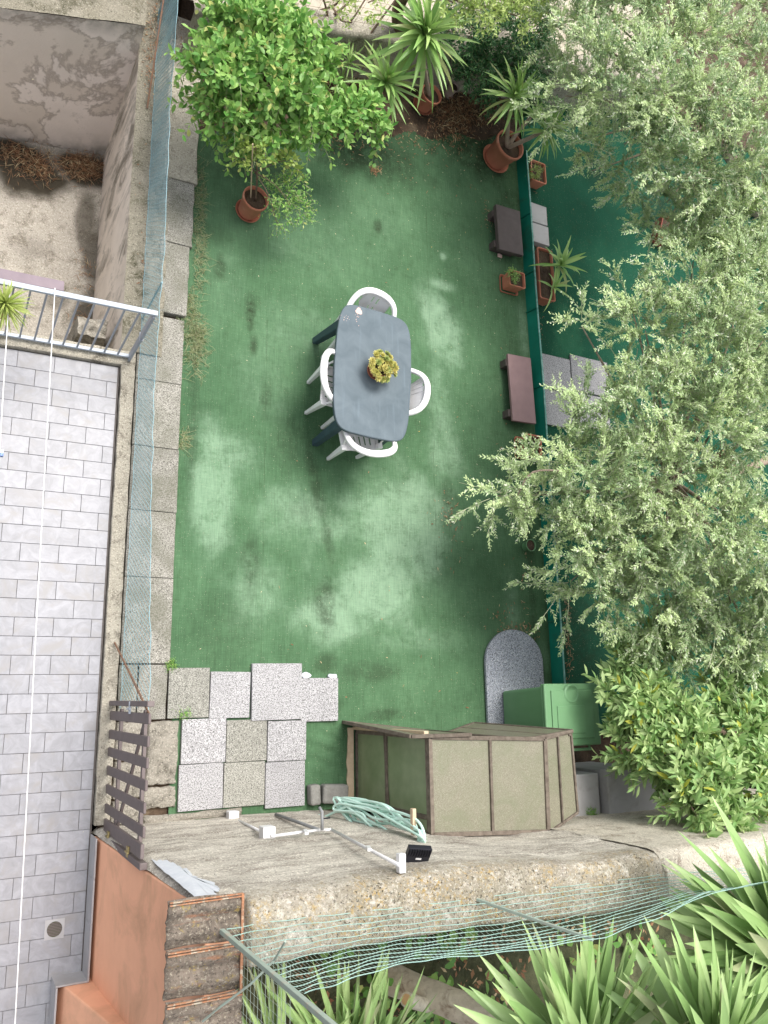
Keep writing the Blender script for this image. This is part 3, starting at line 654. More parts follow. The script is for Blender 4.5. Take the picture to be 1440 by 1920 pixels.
# ------------------------------------------------------------------ gate of upright boards
gt = thing('slatted_gate', (1.31, -.6, 0), 'brown grey painted gate of spaced upright boards with a diagonal brace', 'gate')
gy = [-.155, -.305, -.445, -.59, -.735, -.885]
for i, yb in enumerate(gy):
    MB().box(1.285, 1.305, yb - .037, yb + .037, .05, 1.46 + rnd.uniform(-.02, .02), rnd.uniform(-.03, .03)).build('board', 'gate_paint', gt, bevel=.008)
MB().box(1.285, 1.31, -1.06, -.965, .05, 1.42).build('board', 'gate_paint', gt, bevel=.006)
MB().box(1.275, 1.325, -.075, -.035, .03, 1.46).build('post', 'gate_paint', gt, bevel=.005)
MB().box(1.275, 1.325, -1.12, -1.075, .03, 1.46).build('post', 'gate_paint', gt, bevel=.005)
for z in (.36, 1.22): MB().box(1.308, 1.333, -1.04, -.1, z - .022, z + .022).build('rail', 'gate_paint', gt, bevel=.003)
MB().bar((1.322, -1.0, .40), (1.322, -.2, 1.18), .035, .02, up=(1, 0, 0)).build('brace', 'gate_paint', gt, bevel=.003)
for z in (.3, 1.05):
    h_ = MB(); h_.box(1.272, 1.284, -1.10, -1.03, z - .03, z + .03); h_.tube([(1.272, -1.068, z - .045), (1.272, -1.068, z + .045)], .009, 8); h_.build('hinge', 'brass', gt, bevel=.002)
MB().box(1.27, 1.285, -.13, -.04, .86, .89).box(1.262, 1.275, -.10, -.085, .83, .93).build('latch', 'rail_paint', gt, bevel=.002)

# ------------------------------------------------------------------ terrace railing
rl = thing('terrace_railing', (0, 3.03, .05), 'pale blue grey metal railing at the far end of the tiled terrace', 'railing')
MB().box(-3, 1.30, 3.01, 3.052, 1.035, 1.065).build('top_rail', 'rail_paint', rl, bevel=.004)
MB().box(-3, 1.27, 3.02, 3.05, .07, .10).build('bottom_rail', 'rail_paint', rl, bevel=.003)
for i in range(15):
    x_ = 1.165 - i * .1165; MB().box(x_ - .007, x_ + .007, 3.026, 3.042, .10, 1.035).build('baluster', 'rail_paint_grey', rl)
MB().box(1.262, 1.286, 2.998, 3.062, .04, 1.033).build('post', 'rail_paint_grey', rl, bevel=.003)
MB().box(1.256, 1.292, 2.99, 3.07, .55, .57).build('post_bracket', 'rail_paint_grey', rl, bevel=.003)
# plank shelf outside the railing and the spiky plant on it
a, b = at(-40, 502, 1.0), at(120, 535, 1.0)
o = MB().bar(at(-60, 502, 1.0), at(120, 538, 1.0), .085, .025).build('shelf_plank', 'purple_board', loc=tuple(b), bevel=.004); tag(o, 'mauve painted plank fixed outside the terrace railing', 'plank')

# clotheslines
for i, (p, q, lab) in enumerate([(at(103, 540, 1.10), at(26, 1960, 1.10), 'long white clothesline stretched the full length of the tiled terrace'), (at(19, 530, 1.10), at(-4, 900, 1.10), 'white clothesline at the picture edge carrying a blue peg')]):
    n = 60 if i == 0 else 20
    pts = [p.lerp(q, k / n) + Vector((0, 0, -.03 * math.sin(math.pi * k / n))) for k in range(n + 1)]
    o = MB().tube(pts, .0038, 6).build('clothesline', 'rope', loc=tuple(p), smooth=True); tag(o, lab, 'clothesline', 'clotheslines over the terrace')
c = at(0, 850, 1.08)
t_ = thing('clothes_peg', tuple(c), 'blue and white clothes peg clipped on the left clothesline', 'peg')
MB().box(c.x - .012, c.x + .022, c.y - .02, c.y + .0, c.z - .03, c.z + .02).build('jaw', 'blue_cloth', t_, bevel=.002)
MB().box(c.x - .012, c.x + .022, c.y + .002, c.y + .022, c.z - .03, c.z + .02).build('jaw', 'white_plastic', t_, bevel=.002)

# ------------------------------------------------------------------ table
tb = thing('garden_table', (3.46, 3.04, 0), 'blue grey plastic garden table with bowed sides and rounded corners', 'table')
def tpoly(sx, sy, n=72):
    out = []
    for k in range(n):
        t = 2 * math.pi * k / n; c_, s_ = math.cos(t), math.sin(t)
        x_ = math.copysign(abs(c_) ** .25, c_); y_ = math.copysign(abs(s_) ** .25, s_)
        x_ *= 1 - .10 * y_ * y_; y_ *= 1 - .035 * x_ * x_
        out.append((x_ * sx, y_ * sy))
    return out
def tabobj(sx, sy, z0, z1, name, mat, bev):
    a = math.radians(-3.5); P = [(3.465 + x * math.cos(a) - y * math.sin(a), 3.045 + x * math.sin(a) + y * math.cos(a)) for x, y in tpoly(sx, sy)]
    return MB().prism(P, z0, z1).build(name, mat, tb, bevel=bev, seg=3, smooth=False)
tabobj(.425, .67, .695, .722, 'tabletop', 'table_plastic', .010)
tabobj(.415, .66, .66, .694, 'rim', 'table_edge', .004)
for sx, sy in ((-1, 1), (1, 1), (-1, -1), (1, -1)):
    tx, ty = 3.465 + sx * .27, 3.045 + sy * .50; fx_, fy_ = 3.465 + sx * .31 + .0, 3.045 + sy * .56
    a_, b_ = .05, .035
    MB().hexa([(fx_ - b_, fy_ - b_, .0), (fx_ + b_, fy_ - b_, .0), (fx_ + b_, fy_ + b_, .0), (fx_ - b_, fy_ + b_, .0)], [(tx - a_, ty - a_, .66), (tx + a_, ty - a_, .66), (tx + a_, ty + a_, .66), (tx - a_, ty + a_, .66)]).build('leg', 'table_edge', tb, bevel=.012)
c = at(674, 584, .724); pk = []
for k in range(14):
    t = 2 * math.pi * k / 14; r_ = rnd.uniform(.026, .050); pk.append((c.x + r_ * math.cos(t), c.y + r_ * .9 * math.sin(t)))
pm = MB().prism(pk, .7225, .7238)
for _ in range(26):
    q = at(674 - abs(rnd.gauss(0, 22)), 590 + abs(rnd.gauss(0, 8)), .724); s_ = rnd.uniform(.0015, .004); pm.prism([(q.x - s_, q.y - s_), (q.x + s_, q.y - s_), (q.x + s_, q.y + s_), (q.x - s_ * .5, q.y + s_)], .7225, .7236)
pm.build('peeled_patch', 'pink_patch', tb)

# ------------------------------------------------------------------ plastic chairs
def gridshell(fn, nu, nv, hole):
    V = []; F = []
    for j in range(nv + 1):
        for i in range(nu + 1): V.append(fn(i / nu, j / nv))
    for j in range(nv):
        for i in range(nu):
            if not hole((i + .5) / nu, (j + .5) / nv): a = j * (nu + 1) + i; F.append((a, a + 1, a + nu + 2, a + nu + 1))
    mb = MB(); mb.add(V, F); return mb
def make_chair(kind):
    t = thing('garden_chair', (0, 0, 0), 'white plastic garden chair', 'chair', 'white plastic chairs round the garden table')
    def seat(u, v):
        x_ = (u - .5) * (.46 - .05 * (1 - v)); y_ = -.20 + v * .44; return (x_, y_, .425 - .018 * math.cos((u - .5) * math.pi) * math.sin(v * math.pi) - .03 * max(0, v - .85) * 4 * max(0, v - .85) * 4 * .15)
    gridshell(seat, 26, 24, lambda u, v: (abs((u * 26 + .5) % 4 - 2) < .7 and .12 < u < .88 and (.12 < v < .38))).build('seat', 'white_plastic', t, solid=.006, smooth=True)
    bz = lambda v: .43 + v * .36
    if kind == 'slot':
        def back(u, v):
            w_ = .125 + .165 * max(0, v - .25) ** 1.3 * 1.4 + .05 * max(0, .3 - v)
            w_ = min(w_, .172); x_ = (u - .5) * 2 * w_; return (x_, -.20 - .125 * v - .03 * (1 - (x_ / .20) ** 2) * v, bz(v))
        hole = lambda u, v: abs((u * 28) % 5 - 2.5) < .55 and .3 < u < .72 and (.32 < v < .52 or .64 < v < .84)
        gridshell(back, 28, 26, hole).build('backrest', 'white_plastic', t, solid=.006, smooth=True)
    else:
        for k in range(-3, 4):
            a_ = k * .19; xb, xt = k * .030, math.sin(a_) * .34; zt = .775 - abs(k) * .012
            mb = MB(); pts0 = (xb, -.20, .43); pts1 = (xt, -.335 + .012 * abs(k), zt)
            mb.hexa([(xb - .013, -.197, .42), (xb + .013, -.197, .42), (xb + .013, -.205, .42), (xb - .013, -.205, .42)], [(xt - .034, pts1[1] + .004, zt), (xt + .034, pts1[1] + .004, zt), (xt + .034, pts1[1] - .004, zt), (xt - .034, pts1[1] - .004, zt)])
            mb.build('back_slat', 'white_plastic', t, bevel=.002)
        MB().box(-.13, .13, -.215, -.195, .41, .46).build('back_foot', 'white_plastic', t, bevel=.006)
    # one continuous band: arms sweeping up into the back rim
    path = [(-.245, .20, .46), (-.262, .20, .57), (-.275, .13, .625), (-.285, 0, .64), (-.287, -.10, .655), (-.272, -.20, .70), (-.225, -.285, .755), (-.13, -.340, .790), (0, -.357, .80)]
    path = path + [(-x, y, z) for x, y, z in path[-2::-1]]
    P = [Vector(p) for p in path]; fine = []
    for i in range(len(P) - 1):
        p0, p1, p2, p3 = P[max(i - 1, 0)], P[i], P[i + 1], P[min(i + 2, len(P) - 1)]
        for s_ in range(4):
            q = s_ / 4; fine.append(.5 * ((2 * p1) + (p2 - p0) * q + (2 * p0 - 5 * p1 + 4 * p2 - p3) * q * q + (3 * p1 - p0 - 3 * p2 + p3) * q ** 3))
    fine.append(P[-1]); V = []; F = []; m = len(fine); pup = Vector((0, 1, .3))
    for i, p in enumerate(fine):
        d = (fine[min(i + 1, m - 1)] - fine[max(i - 1, 0)]).normalized(); out = Vector((p.x, p.y * 1.2 + .02, 0)); out = (out - d * out.dot(d)).normalized(); up = d.cross(out); 
        if up.dot(pup) < 0: up = -up
        pup = up; w2 = .030 + .012 * math.exp(-((i - m / 2) / 9) ** 2); h2 = .011
        for a_, b_ in ((-w2, -h2), (w2, -h2 * 1.6), (w2 * 1.05, 0), (w2 * .8, h2), (0, h2 * 1.3), (-w2 * .8, h2)): V.append(p + out * a_ + up * b_)
    for i in range(m - 1):
        for k in range(6): F.append((i * 6 + k, i * 6 + (k + 1) % 6, i * 6 + 6 + (k + 1) % 6, i * 6 + 6 + k))
    F += [tuple(range(5, -1, -1)), tuple((m - 1) * 6 + k for k in range(6))]
    MB().add(V, F).build('arm_band', 'white_plastic', t, smooth=True)
    for sx in (-1, 1):
        for (ty, tz_, fy2, fx2) in ((.20, .50, .215, .205), (-.17, .47, -.17, .195)):
            tx_ = sx * .235; w_, e_ = .034, .020
            f_ = (sx * fx2, fy2); lm = MB().hexa([(f_[0] - e_, f_[1] - e_, 0), (f_[0] + e_, f_[1] - e_, 0), (f_[0] + e_, f_[1] + e_, 0), (f_[0] - e_, f_[1] + e_, 0)], [(tx_ - w_, ty - w_, tz_), (tx_ + w_, ty - w_, tz_), (tx_ + w_, ty + w_, tz_), (tx_ - w_, ty + w_, tz_)])
            lm.build('leg', 'white_plastic', t, bevel=.009)
        MB().bar((sx * .240, -.15, .44), (sx * .262, -.09, .63), .024, .014, up=(0, 1, 0)).build('arm_strut', 'white_plastic', t, bevel=.004)
        MB().bar((sx * .225, -.2, .42), (sx * .235, .22, .42), .03, .03).build('seat_rail', 'white_plastic', t, bevel=.006)
    return t
ca_ = make_chair('slot'); ca_['label'] = 'white plastic chair at the far end of the table, next to the pink patch'
ca_.scale = (.86, .86, .98); ca_.location = (3.45, 3.57, 0); ca_.rotation_euler = (0, 0, math.radians(180 - 14))
copy_tree(ca_, (3.44, 2.51, 0), math.radians(10), None, 'white plastic chair at the near end of the table')
copy_tree(ca_, (3.21, 2.95, 0), math.radians(-90 - 4), None, 'white plastic chair on the left side of the table')
cf = make_chair('fan'); cf['label'] = 'white plastic chair with fanned back slats on the right side of the table'
cf.scale = (.86, .86, .98); cf.location = (3.73, 2.96, 0); cf.rotation_euler = (0, 0, math.radians(90 - 10))

# ------------------------------------------------------------------ vegetation helpers
def basis(d, up=(0, 0, 1), roll=0):
    d = Vector(d).normalized(); u = Vector(up)
    if abs(d.dot(u)) > .97: u = Vector((1, 0, 0))
    s = u.cross(d).normalized(); n = d.cross(s).normalized()
    m = Matrix((d, s, n)).transposed()
    return m @ Matrix.Rotation(roll, 3, 'X')
LEAFM = {}
def strap_mesh(key, mat, droop, fold=.35, seg=8, wpos=.3, name='leaf', tipw=.0):
    if key in LEAFM: return LEAFM[key]
    V = []; F = []
    for i in range(seg + 1):
        t = i / seg; w_ = (.45 + .55 * min(1, t / wpos)) if t < wpos else max(tipw, (1 - ((t - wpos) / (1 - wpos)) ** 1.7))
        a = droop * t * t; x_ = t * (1 - .25 * droop * t * t); z_ = -droop * t * t * .55
        for sd, hgt in ((-.5, fold * w_), (0, 0), (.5, fold * w_)): V.append((x_, sd * w_, z_ + hgt * .0 + (0 if sd == 0 else fold * w_ * .06)))
    for i in range(seg):
        for k in (0, 1): F.append((i * 3 + k, i * 3 + k + 1, i * 3 + k + 4, i * 3 + k + 3))
    me = bpy.data.meshes.new(name); me.from_pydata(V, [], F); me.materials.append(MATS[mat]); me.polygons.foreach_set('use_smooth', [True] * len(me.polygons)); LEAFM[key] = me; return me
def put_leaf(me, parent, pos, d, L, W, roll=0, name='leaf', up=(0, 0, 1)):
    o = bpy.data.objects.new(name, me); COL.objects.link(o); o.parent = parent
    m = basis(d, up, roll).to_4x4() @ Matrix.Diagonal((L, W, L, 1)); m.translation = Vector(pos) - wloc(parent); o.matrix_local = m; return o
def rosette(parent, c, n, L, W, mat, axis=(0, 0, 1), low=-20, high=80, droops=(.15, .35, .6), seed=0, az=None, stiff=False, key=''):
    r = random.Random(seed); A = basis(axis)   # X col = axis
    for i in range(n):
        t = i / max(1, n - 1); el = math.radians(low + (high - low) * t ** .9 + r.uniform(-8, 8)); th = i * 2.39996 + r.uniform(-.25, .25)
        if az: th = math.radians(r.uniform(*az))
        loc_ = Vector((math.sin(el), math.cos(el) * math.cos(th), math.cos(el) * math.sin(th))); d = A @ loc_
        dr = r.choice(droops); me = strap_mesh(f'{mat}{key}{dr}', mat, dr)
        l_ = L * (1 - .35 * t) * r.uniform(.82, 1.12)
        put_leaf(me, parent, Vector(c) + Vector(axis).normalized() * t * .06 * L * 2 + d * .01, d, l_, W * r.uniform(.85, 1.15), r.uniform(-.25, .25))
# joined leaf fields
TPL_S = (np.array([(0, 0, 0), (.45, .5, .06), (1, 0, 0), (.45, -.5, .06)]), [(0, 1, 2), (0, 2, 3)])
TPL_L = (np.array([(0, 0, 0), (.3, .40, .05), (.65, .42, .04), (1, 0, -.06), (.65, -.42, .04), (.3, -.40, .05), (.33, 0, 0), (.66, 0, -.01)]),
         [(0, 1, 6), (0, 6, 5), (6, 1, 2, 7), (6, 7, 4, 5), (7, 2, 3), (7, 3, 4)])
def unit(a): return a / np.maximum(1e-9, np.linalg.norm(a, axis=-1, keepdims=True))
def leaf_field(P, D, N, L, W, tpl, tint=None):
    tv, tf = tpl; D = unit(D); S = unit(np.cross(N, D)); N2 = np.cross(D, S); n = len(P)
    V = P[:, None] + D[:, None] * (tv[None, :, 0:1] * L[:, None, None]) + S[:, None] * (tv[None, :, 1:2] * W[:, None, None]) + N2[:, None] * (tv[None, :, 2:3] * L[:, None, None])
    off = (np.arange(n) * len(tv)); F = []
    for q in tf: F.append(np.array(q)[None] + off[:, None])
    fl = [f for arr in zip(*[a.tolist() for a in F]) for f in arr]
    return V.reshape(-1, 3), fl, np.repeat(RG.random(n) if tint is None else tint, len(tf))
def make_field(name, mat, parent, P, D, N, L, W, tpl, kind='stuff', tint=None):
    V, F, T = leaf_field(P, D, N, L, W, tpl, tint); Lc = np.array(wloc(parent)) if parent else np.zeros(3)
    me = bpy.data.meshes.new(name); me.from_pydata((V - Lc).tolist(), [], F); me.materials.append(MATS[mat])
    a = me.attributes.new('tint', 'FLOAT', 'FACE'); a.data.foreach_set('value', T.astype(np.float32)); me.polygons.foreach_set('use_smooth', [True] * len(me.polygons))
    o = bpy.data.objects.new(name, me); COL.objects.link(o)
    if parent: o.parent = parent
    if kind: o['kind'] = kind
    return o
def stems_mesh(name, mat, parent, paths, r0, r1, kind='stuff'):
    """paths (n,m,3) -> joined 3-sided tapering stems"""
    n, m, _ = paths.shape; D = unit(np.gradient(paths, axis=1)); A = unit(np.cross(D, np.array([.3, .2, .93]))); B = np.cross(D, A)
    rr_ = np.linspace(r0, r1, m)[None, :, None]; V = np.stack([paths + (A * math.cos(t) + B * math.sin(t)) * rr_ for t in (0, 2.094, 4.189)], 2).reshape(-1, 3)
    base = np.arange(n)[:, None] * m * 3 + np.arange(m - 1)[None] * 3; F = []
    for k in range(3): F.append(np.stack([base + k, base + (k + 1) % 3, base + 3 + (k + 1) % 3, base + 3 + k], -1).reshape(-1, 4))
    me = bpy.data.meshes.new(name); Lc = np.array(wloc(parent)); me.from_pydata((V - Lc).tolist(), [], np.concatenate(F).tolist()); me.materials.append(MATS[mat])
    o = bpy.data.objects.new(name, me); COL.objects.link(o); o.parent = parent
    if kind: o['kind'] = kind
    return o
def shoots(blob_list, n, length, bias=(0, 0, .3), out=1., jitter=.5, droop=.3, m=10, inner=.35, zmin=-.25, grow=1.15):
    """blob: (px,py,z,r[,rz]) -> base points inside blobs and curved shoot paths heading outward"""
    cs = [at(b[0], b[1], b[2]) for b in blob_list]; rs = np.array([b[3] for b in blob_list]) * grow; wgt = rs ** 2; wgt = wgt / wgt.sum()
    id_ = RG.choice(len(cs), n, p=wgt); C = np.array([tuple(c) for c in cs])[id_]; Rr = rs[id_][:, None]
    U = unit(RG.normal(size=(n, 3))); U[:, 2] = np.maximum(U[:, 2], zmin) + .05; U = unit(U)
    B = C + U * Rr * (inner + (1 - inner) * RG.random((n, 1)) ** .7) * np.array([1, 1, .75])
    D = unit(U * out + np.array(bias) + RG.normal(size=(n, 3)) * jitter); Ls = length * RG.uniform(.55, 1.2, (n, 1))
    t = np.linspace(0, 1, m); side = RG.normal(size=(n, 3)) * .12
    P = B[:, None] + D[:, None] * (t[None, :, None] * Ls[:, None]) + side[:, None] * (t[None, :, None] ** 2 * Ls[:, None]); P[:, :, 2] -= droop * (t ** 2)[None] * Ls
    return P, Ls
def leaves_on(P, per, leafL, leafW, angle=.9, upn=.6, taper=.5, start=0, spiral=True):
    n, m, _ = P.shape; ii = np.arange(start, m); ii = np.repeat(ii, per); T = unit(np.gradient(P, axis=1)); out = []
    pos = P[:, ii].reshape(-1, 3); tan = T[:, ii].reshape(-1, 3); k = np.tile(np.arange(len(ii)), n); q = len(pos)
    ref = np.array([0, 0, 1.]); S = unit(np.cross(tan, ref) + 1e-4); Bn = np.cross(S, tan); th = k * (2.4 if spiral else math.pi) + RG.normal(size=q) * .35
    side = S * np.cos(th)[:, None] + Bn * np.sin(th)[:, None]
    D = unit(tan * math.cos(angle) + side * math.sin(angle) + RG.normal(size=(q, 3)) * .12)
    N = unit(np.array([0, 0, upn]) + RG.normal(size=(q, 3)) * .45 + tan * .2); fr = np.tile(np.linspace(1, 1 - taper, len(ii)), n)
    L = leafL * RG.uniform(.7, 1.15, q) * fr; W = leafW * RG.uniform(.8, 1.15, q) * fr; pos = pos + RG.normal(size=(q, 3)) * .004
    return pos, D, N, L, W
def simple_leaf_mesh(key, mat):
    if key in LEAFM: return LEAFM[key]
    me = bpy.data.meshes.new('leaf'); me.from_pydata(TPL_L[0].tolist(), [], TPL_L[1]); me.materials.append(MATS[mat]); LEAFM[key] = me; return me
def split_leaves(parent, mat, P, D, N, L, W, key, npart=300, fname='foliage'):
    """the largest / topmost leaves become parts, the rest one stuff part"""
    score = P[:, 2] / 7.2 * 3 + L * 12 + RG.random(len(P)) * .8
    order = np.argsort(-score); top, rest = order[:npart], order[npart:]
    me = simple_leaf_mesh(key, mat); L0 = wloc(parent)
    for i in top:
        d = Vector(D[i]).normalized(); s = Vector(N[i]).cross(d).normalized(); nn = d.cross(s)
        m = Matrix((d * L[i], s * W[i], nn * L[i])).transposed().to_4x4(); m.translation = Vector(P[i]) - L0
        o = bpy.data.objects.new('leaf', me); COL.objects.link(o); o.parent = parent; o.matrix_local = m
    make_field(fname, mat, parent, P[rest], D[rest], N[rest], L[rest], W[rest], TPL_L)
def limb(parent, pts, r0, r1, mat='bark', name='branch', n=8):
    P = [Vector(p) for p in pts]; fine = []
    for i in range(len(P) - 1):
        p0, p1, p2, p3 = P[max(i - 1, 0)], P[i], P[i + 1], P[min(i + 2, len(P) - 1)]
        for s_ in range(5):
            q = s_ / 5; fine.append(.5 * ((2 * p1) + (p2 - p0) * q + (2 * p0 - 5 * p1 + 4 * p2 - p3) * q * q + (3 * p1 - p0 - 3 * p2 + p3) * q ** 3))
    fine.append(P[-1]); m = len(fine); rs = [(r0 + (r1 - r0) * i / (m - 1)) * rnd.uniform(.93, 1.07) for i in range(m)]
    return MB().tube(fine, rs, n).build(name, mat, parent, smooth=True)

# ------------------------------------------------------------------ pots
def pot(parent, c, r, h, mat='terracotta', saucer=True, tilt=0, dx=0, dy=0):
    c = Vector(c); R_ = Matrix.Rotation(tilt, 3, 'Y'); b = r * .74; z0 = .012 if saucer else 0
    MB().lathe(c + Vector((0, 0, z0)), [(0, 0), (b, 0), (b * 1.01, .01), (r * .93, h * .84), (r * .95, h * .85), (r, h * .86), (r * 1.01, h - .004), (r * .985, h), (r * .92, h), (r * .9, h - .006), (r * .88, h * .8), (r * .86, h * .78)], 32, R_).build('pot', mat, parent, smooth=True); po = [o for o in parent.children if o.name.startswith('pot')][-1]
    MB().lathe(c + Vector((0, 0, z0)), [(0, h * .83), (r * .45, h * .835), (r * .89, h * .82)], 20, R_).build('soil', 'soil', po, smooth=True)
    if saucer: MB().lathe(c, [(0, 0), (r * .85, 0), (r * .98, .03), (r * 1.0, .036), (r * .97, .036), (r * .84, .008), (0, .007)], 32).build('saucer', mat, po, smooth=True)
def boxpot(parent, cx, cy, lx, ly, h, z=0, mat='terracotta', saucer=False, ang=0, soil='soil'):
    rb_, tp = .82, 1.; T = .012
    def ring(sx, sy, zz):
        r_ = min(sx, sy) * .18; out = []
        for qx, qy, a0 in ((1, 1, 0), (-1, 1, 90), (-1, -1, 180), (1, -1, 270)):
            for k in range(4):
                a = math.radians(a0 + k * 30); x_ = qx * (sx - r_) + r_ * math.cos(a); y_ = qy * (sy - r_) + r_ * math.sin(a)
                out.append((cx + x_ * math.cos(ang) - y_ * math.sin(ang), cy + x_ * math.sin(ang) + y_ * math.cos(ang), zz))
        return out
    def loft(rings, cap):
        V = [p for r_ in rings for p in r_]; F = []; n = 16
        for i in range(len(rings) - 1):
            for k in range(n): F.append((i * n + k, i * n + (k + 1) % n, (i + 1) * n + (k + 1) % n, (i + 1) * n + k))
        if cap: F.append(tuple(range(n - 1, -1, -1)))
        return MB().add(V, F)
    hx, hy = lx / 2, ly / 2
    loft([ring(hx * rb_, hy * (1 - (1 - rb_) * lx / ly), z), ring(hx * .95, hy * .97, z + h * .86), ring(hx, hy, z + h * .88), ring(hx, hy, z + h), ring(hx - T, hy - T, z + h), ring(hx - T * 1.3, hy - T * 1.3, z + h * .75)], True).build('pot', mat, parent)
    s_ = MB(); s_.add(ring(hx - T, hy - T, z + h * .8), [tuple(range(16))]); s_.build('soil', soil, parent)
    if saucer:
        loft([ring(hx * 1.02, hy * 1.02, z - .03), ring(hx * 1.12, hy * 1.12, z + .005), ring(hx * 1.07, hy * 1.07, z + .005), ring(hx * .95, hy * .95, z - .018)], True).build('saucer', mat, parent)

# --- pot of yellow succulent on the table
tc_ = at(702, 697, .722); tt = thing('potted_succulent', tuple(tc_), 'terracotta pot of yellow green succulent standing on the garden table', 'potted plant')
pot(tt, tc_, .095, .135)
rs_ = random.Random(5); me = strap_mesh('succ', 'succulent', .0, .8, 4, .6, tipw=.1)
for i in range(42):
    a_, r_ = rs_.uniform(0, 6.283), .14 * math.sqrt(rs_.random()); off = Vector((r_ * math.cos(a_) + .012, r_ * math.sin(a_), 0)); cc = tc_ + off + Vector((0, 0, .16 + .035 * (1 - (r_ / .14) ** 2) + rs_.uniform(-.012, .012)))
    ax = (off * 5 + Vector((0, 0, 1))).normalized(); A = basis(ax); mb = MB()
    for ring_, nn, el, ll in ((0, 4, 72, .026), (1, 6, 45, .036), (2, 8, 15, .042)):
        for k in range(nn):
            th = 6.283 * k / nn + ring_ * .4; e = math.radians(el); d = A @ Vector((math.sin(e), math.cos(e) * math.cos(th), math.cos(e) * math.sin(th))); Bm = basis(d, ax)
            vs = [(0, -.15, 0), (0, .15, 0), (.6, .28, .05), (1, .0, .12), (.6, -.28, .05), (.5, 0, -.12)]
            mb.add([cc + Bm @ Vector((x_ * ll, y_ * ll, z_ * ll)) for x_, y_, z_ in vs], [(0, 5, 4), (0, 1, 5), (1, 2, 5), (5, 2, 3), (5, 3, 4), (0, 4, 3, 2, 1)])
    mb.tint = [rs_.random()]; mb.tube([tc_ + off * .5 + Vector((0, 0, .10)), cc], .006, 5); mb.build('rosette', 'succulent', tt)

# --- lemon tree in pot near the left
pc = at(463, 398, 0); lt = thing('potted_lemon', tuple(pc), 'young lemon tree in a round terracotta pot tied to a pale stick', 'potted tree')
pot(lt, pc, .135, .27)
k1 = pc + Vector((.01, .0, .23)); tipp = at(478, 275, 1.05)
limb(lt, [k1, k1.lerp(tipp, .5) + Vector((.02, .01, 0)), tipp], .011, .007, 'bark', 'trunk', 6)
MB().tube([pc + Vector((-.03, .02, .2)), at(474, 270, 1.15)], .007, 6).build('support_stick', 'pale_wood', lt)
for q in (at(545, 385, .62), at(560, 300, .85), at(440, 295, .9), at(520, 420, .5)): limb(lt, [k1.lerp(tipp, .55), k1.lerp(tipp, .6).lerp(q, .5) + Vector((0, 0, .05)), q], .006, .003, 'bark', 'branch', 5)
P, Ls = shoots([(500, 285, .95, .10), (545, 300, .85, .10), (455, 290, .9, .09), (470, 270, 1.0, .08)], 60, .13, m=6, jitter=.7)
lv = leaves_on(P, 1, .075, .042, 1.0); make_field('pale_foliage', 'citrus_leaf_pale', lt, *lv, TPL_L); stems_mesh('twigs', 'twig_green', lt, P, .0025, .001)
P, Ls = shoots([(530, 370, .60, .13), (555, 345, .62, .12), (560, 390, .52, .12), (530, 410, .5, .09), (495, 345, .6, .08)], 150, .13, m=6, jitter=.7, bias=(.1, -.1, .1))
lv = leaves_on(P, 1, .05, .021, 1.0); split_leaves(lt, 'light_leaf' if 0 else 'citrus_leaf', *lv, 'lemonleaf', 120); stems_mesh('twigs', 'twig_green', lt, P, .0025, .001)

# --- big citrus tree, top left
cb = Vector((2.25, 6.45, 0)); ct = thing('citrus_tree', tuple(cb), 'leafy bright green citrus tree spreading over the far left corner of the turf', 'tree')
limb(ct, [cb, cb + Vector((-.04, -.1, .45)), at(470, 130, .9)], .055, .035, 'bark', 'trunk', 10)
CB = [(425, 40, 1.25, .22), (470, 30, 1.35, .28), (540, 60, 1.3, .26), (590, 90, 1.15, .20), (395, 145, 1.1, .15), (440, 130, 1.3, .26), (520, 150, 1.3, .28), (380, 205, .95, .13), (430, 210, 1.1, .20),
      (500, 225, 1.0, .20), (570, 200, 1.1, .22), (630, 215, .95, .18), (685, 215, .9, .14), (600, 130, 1.1, .10), (655, 200, .95, .16), (705, 240, .85, .10), (450, 255, .85, .12), (540, 245, .85, .12), (600, 240, .85, .1)]
for b in CB:
    q = at(b[0], b[1], b[2]); limb(ct, [at(470, 130, .88), at(470, 130, .95).lerp(q, .55) + Vector((0, 0, .04)), q], .02, .006, 'bark', 'branch', 6)
P, Ls = shoots(CB, 680, .24, bias=(0, -.15, .45), m=10, jitter=.75, inner=.1, droop=.45)
lv = leaves_on(P, 1, .108, .058, 1.0, taper=.35); split_leaves(ct, 'citrus_leaf', *lv, 'citrusleaf', 300); stems_mesh('twigs', 'twig_green', ct, P, .003, .001)

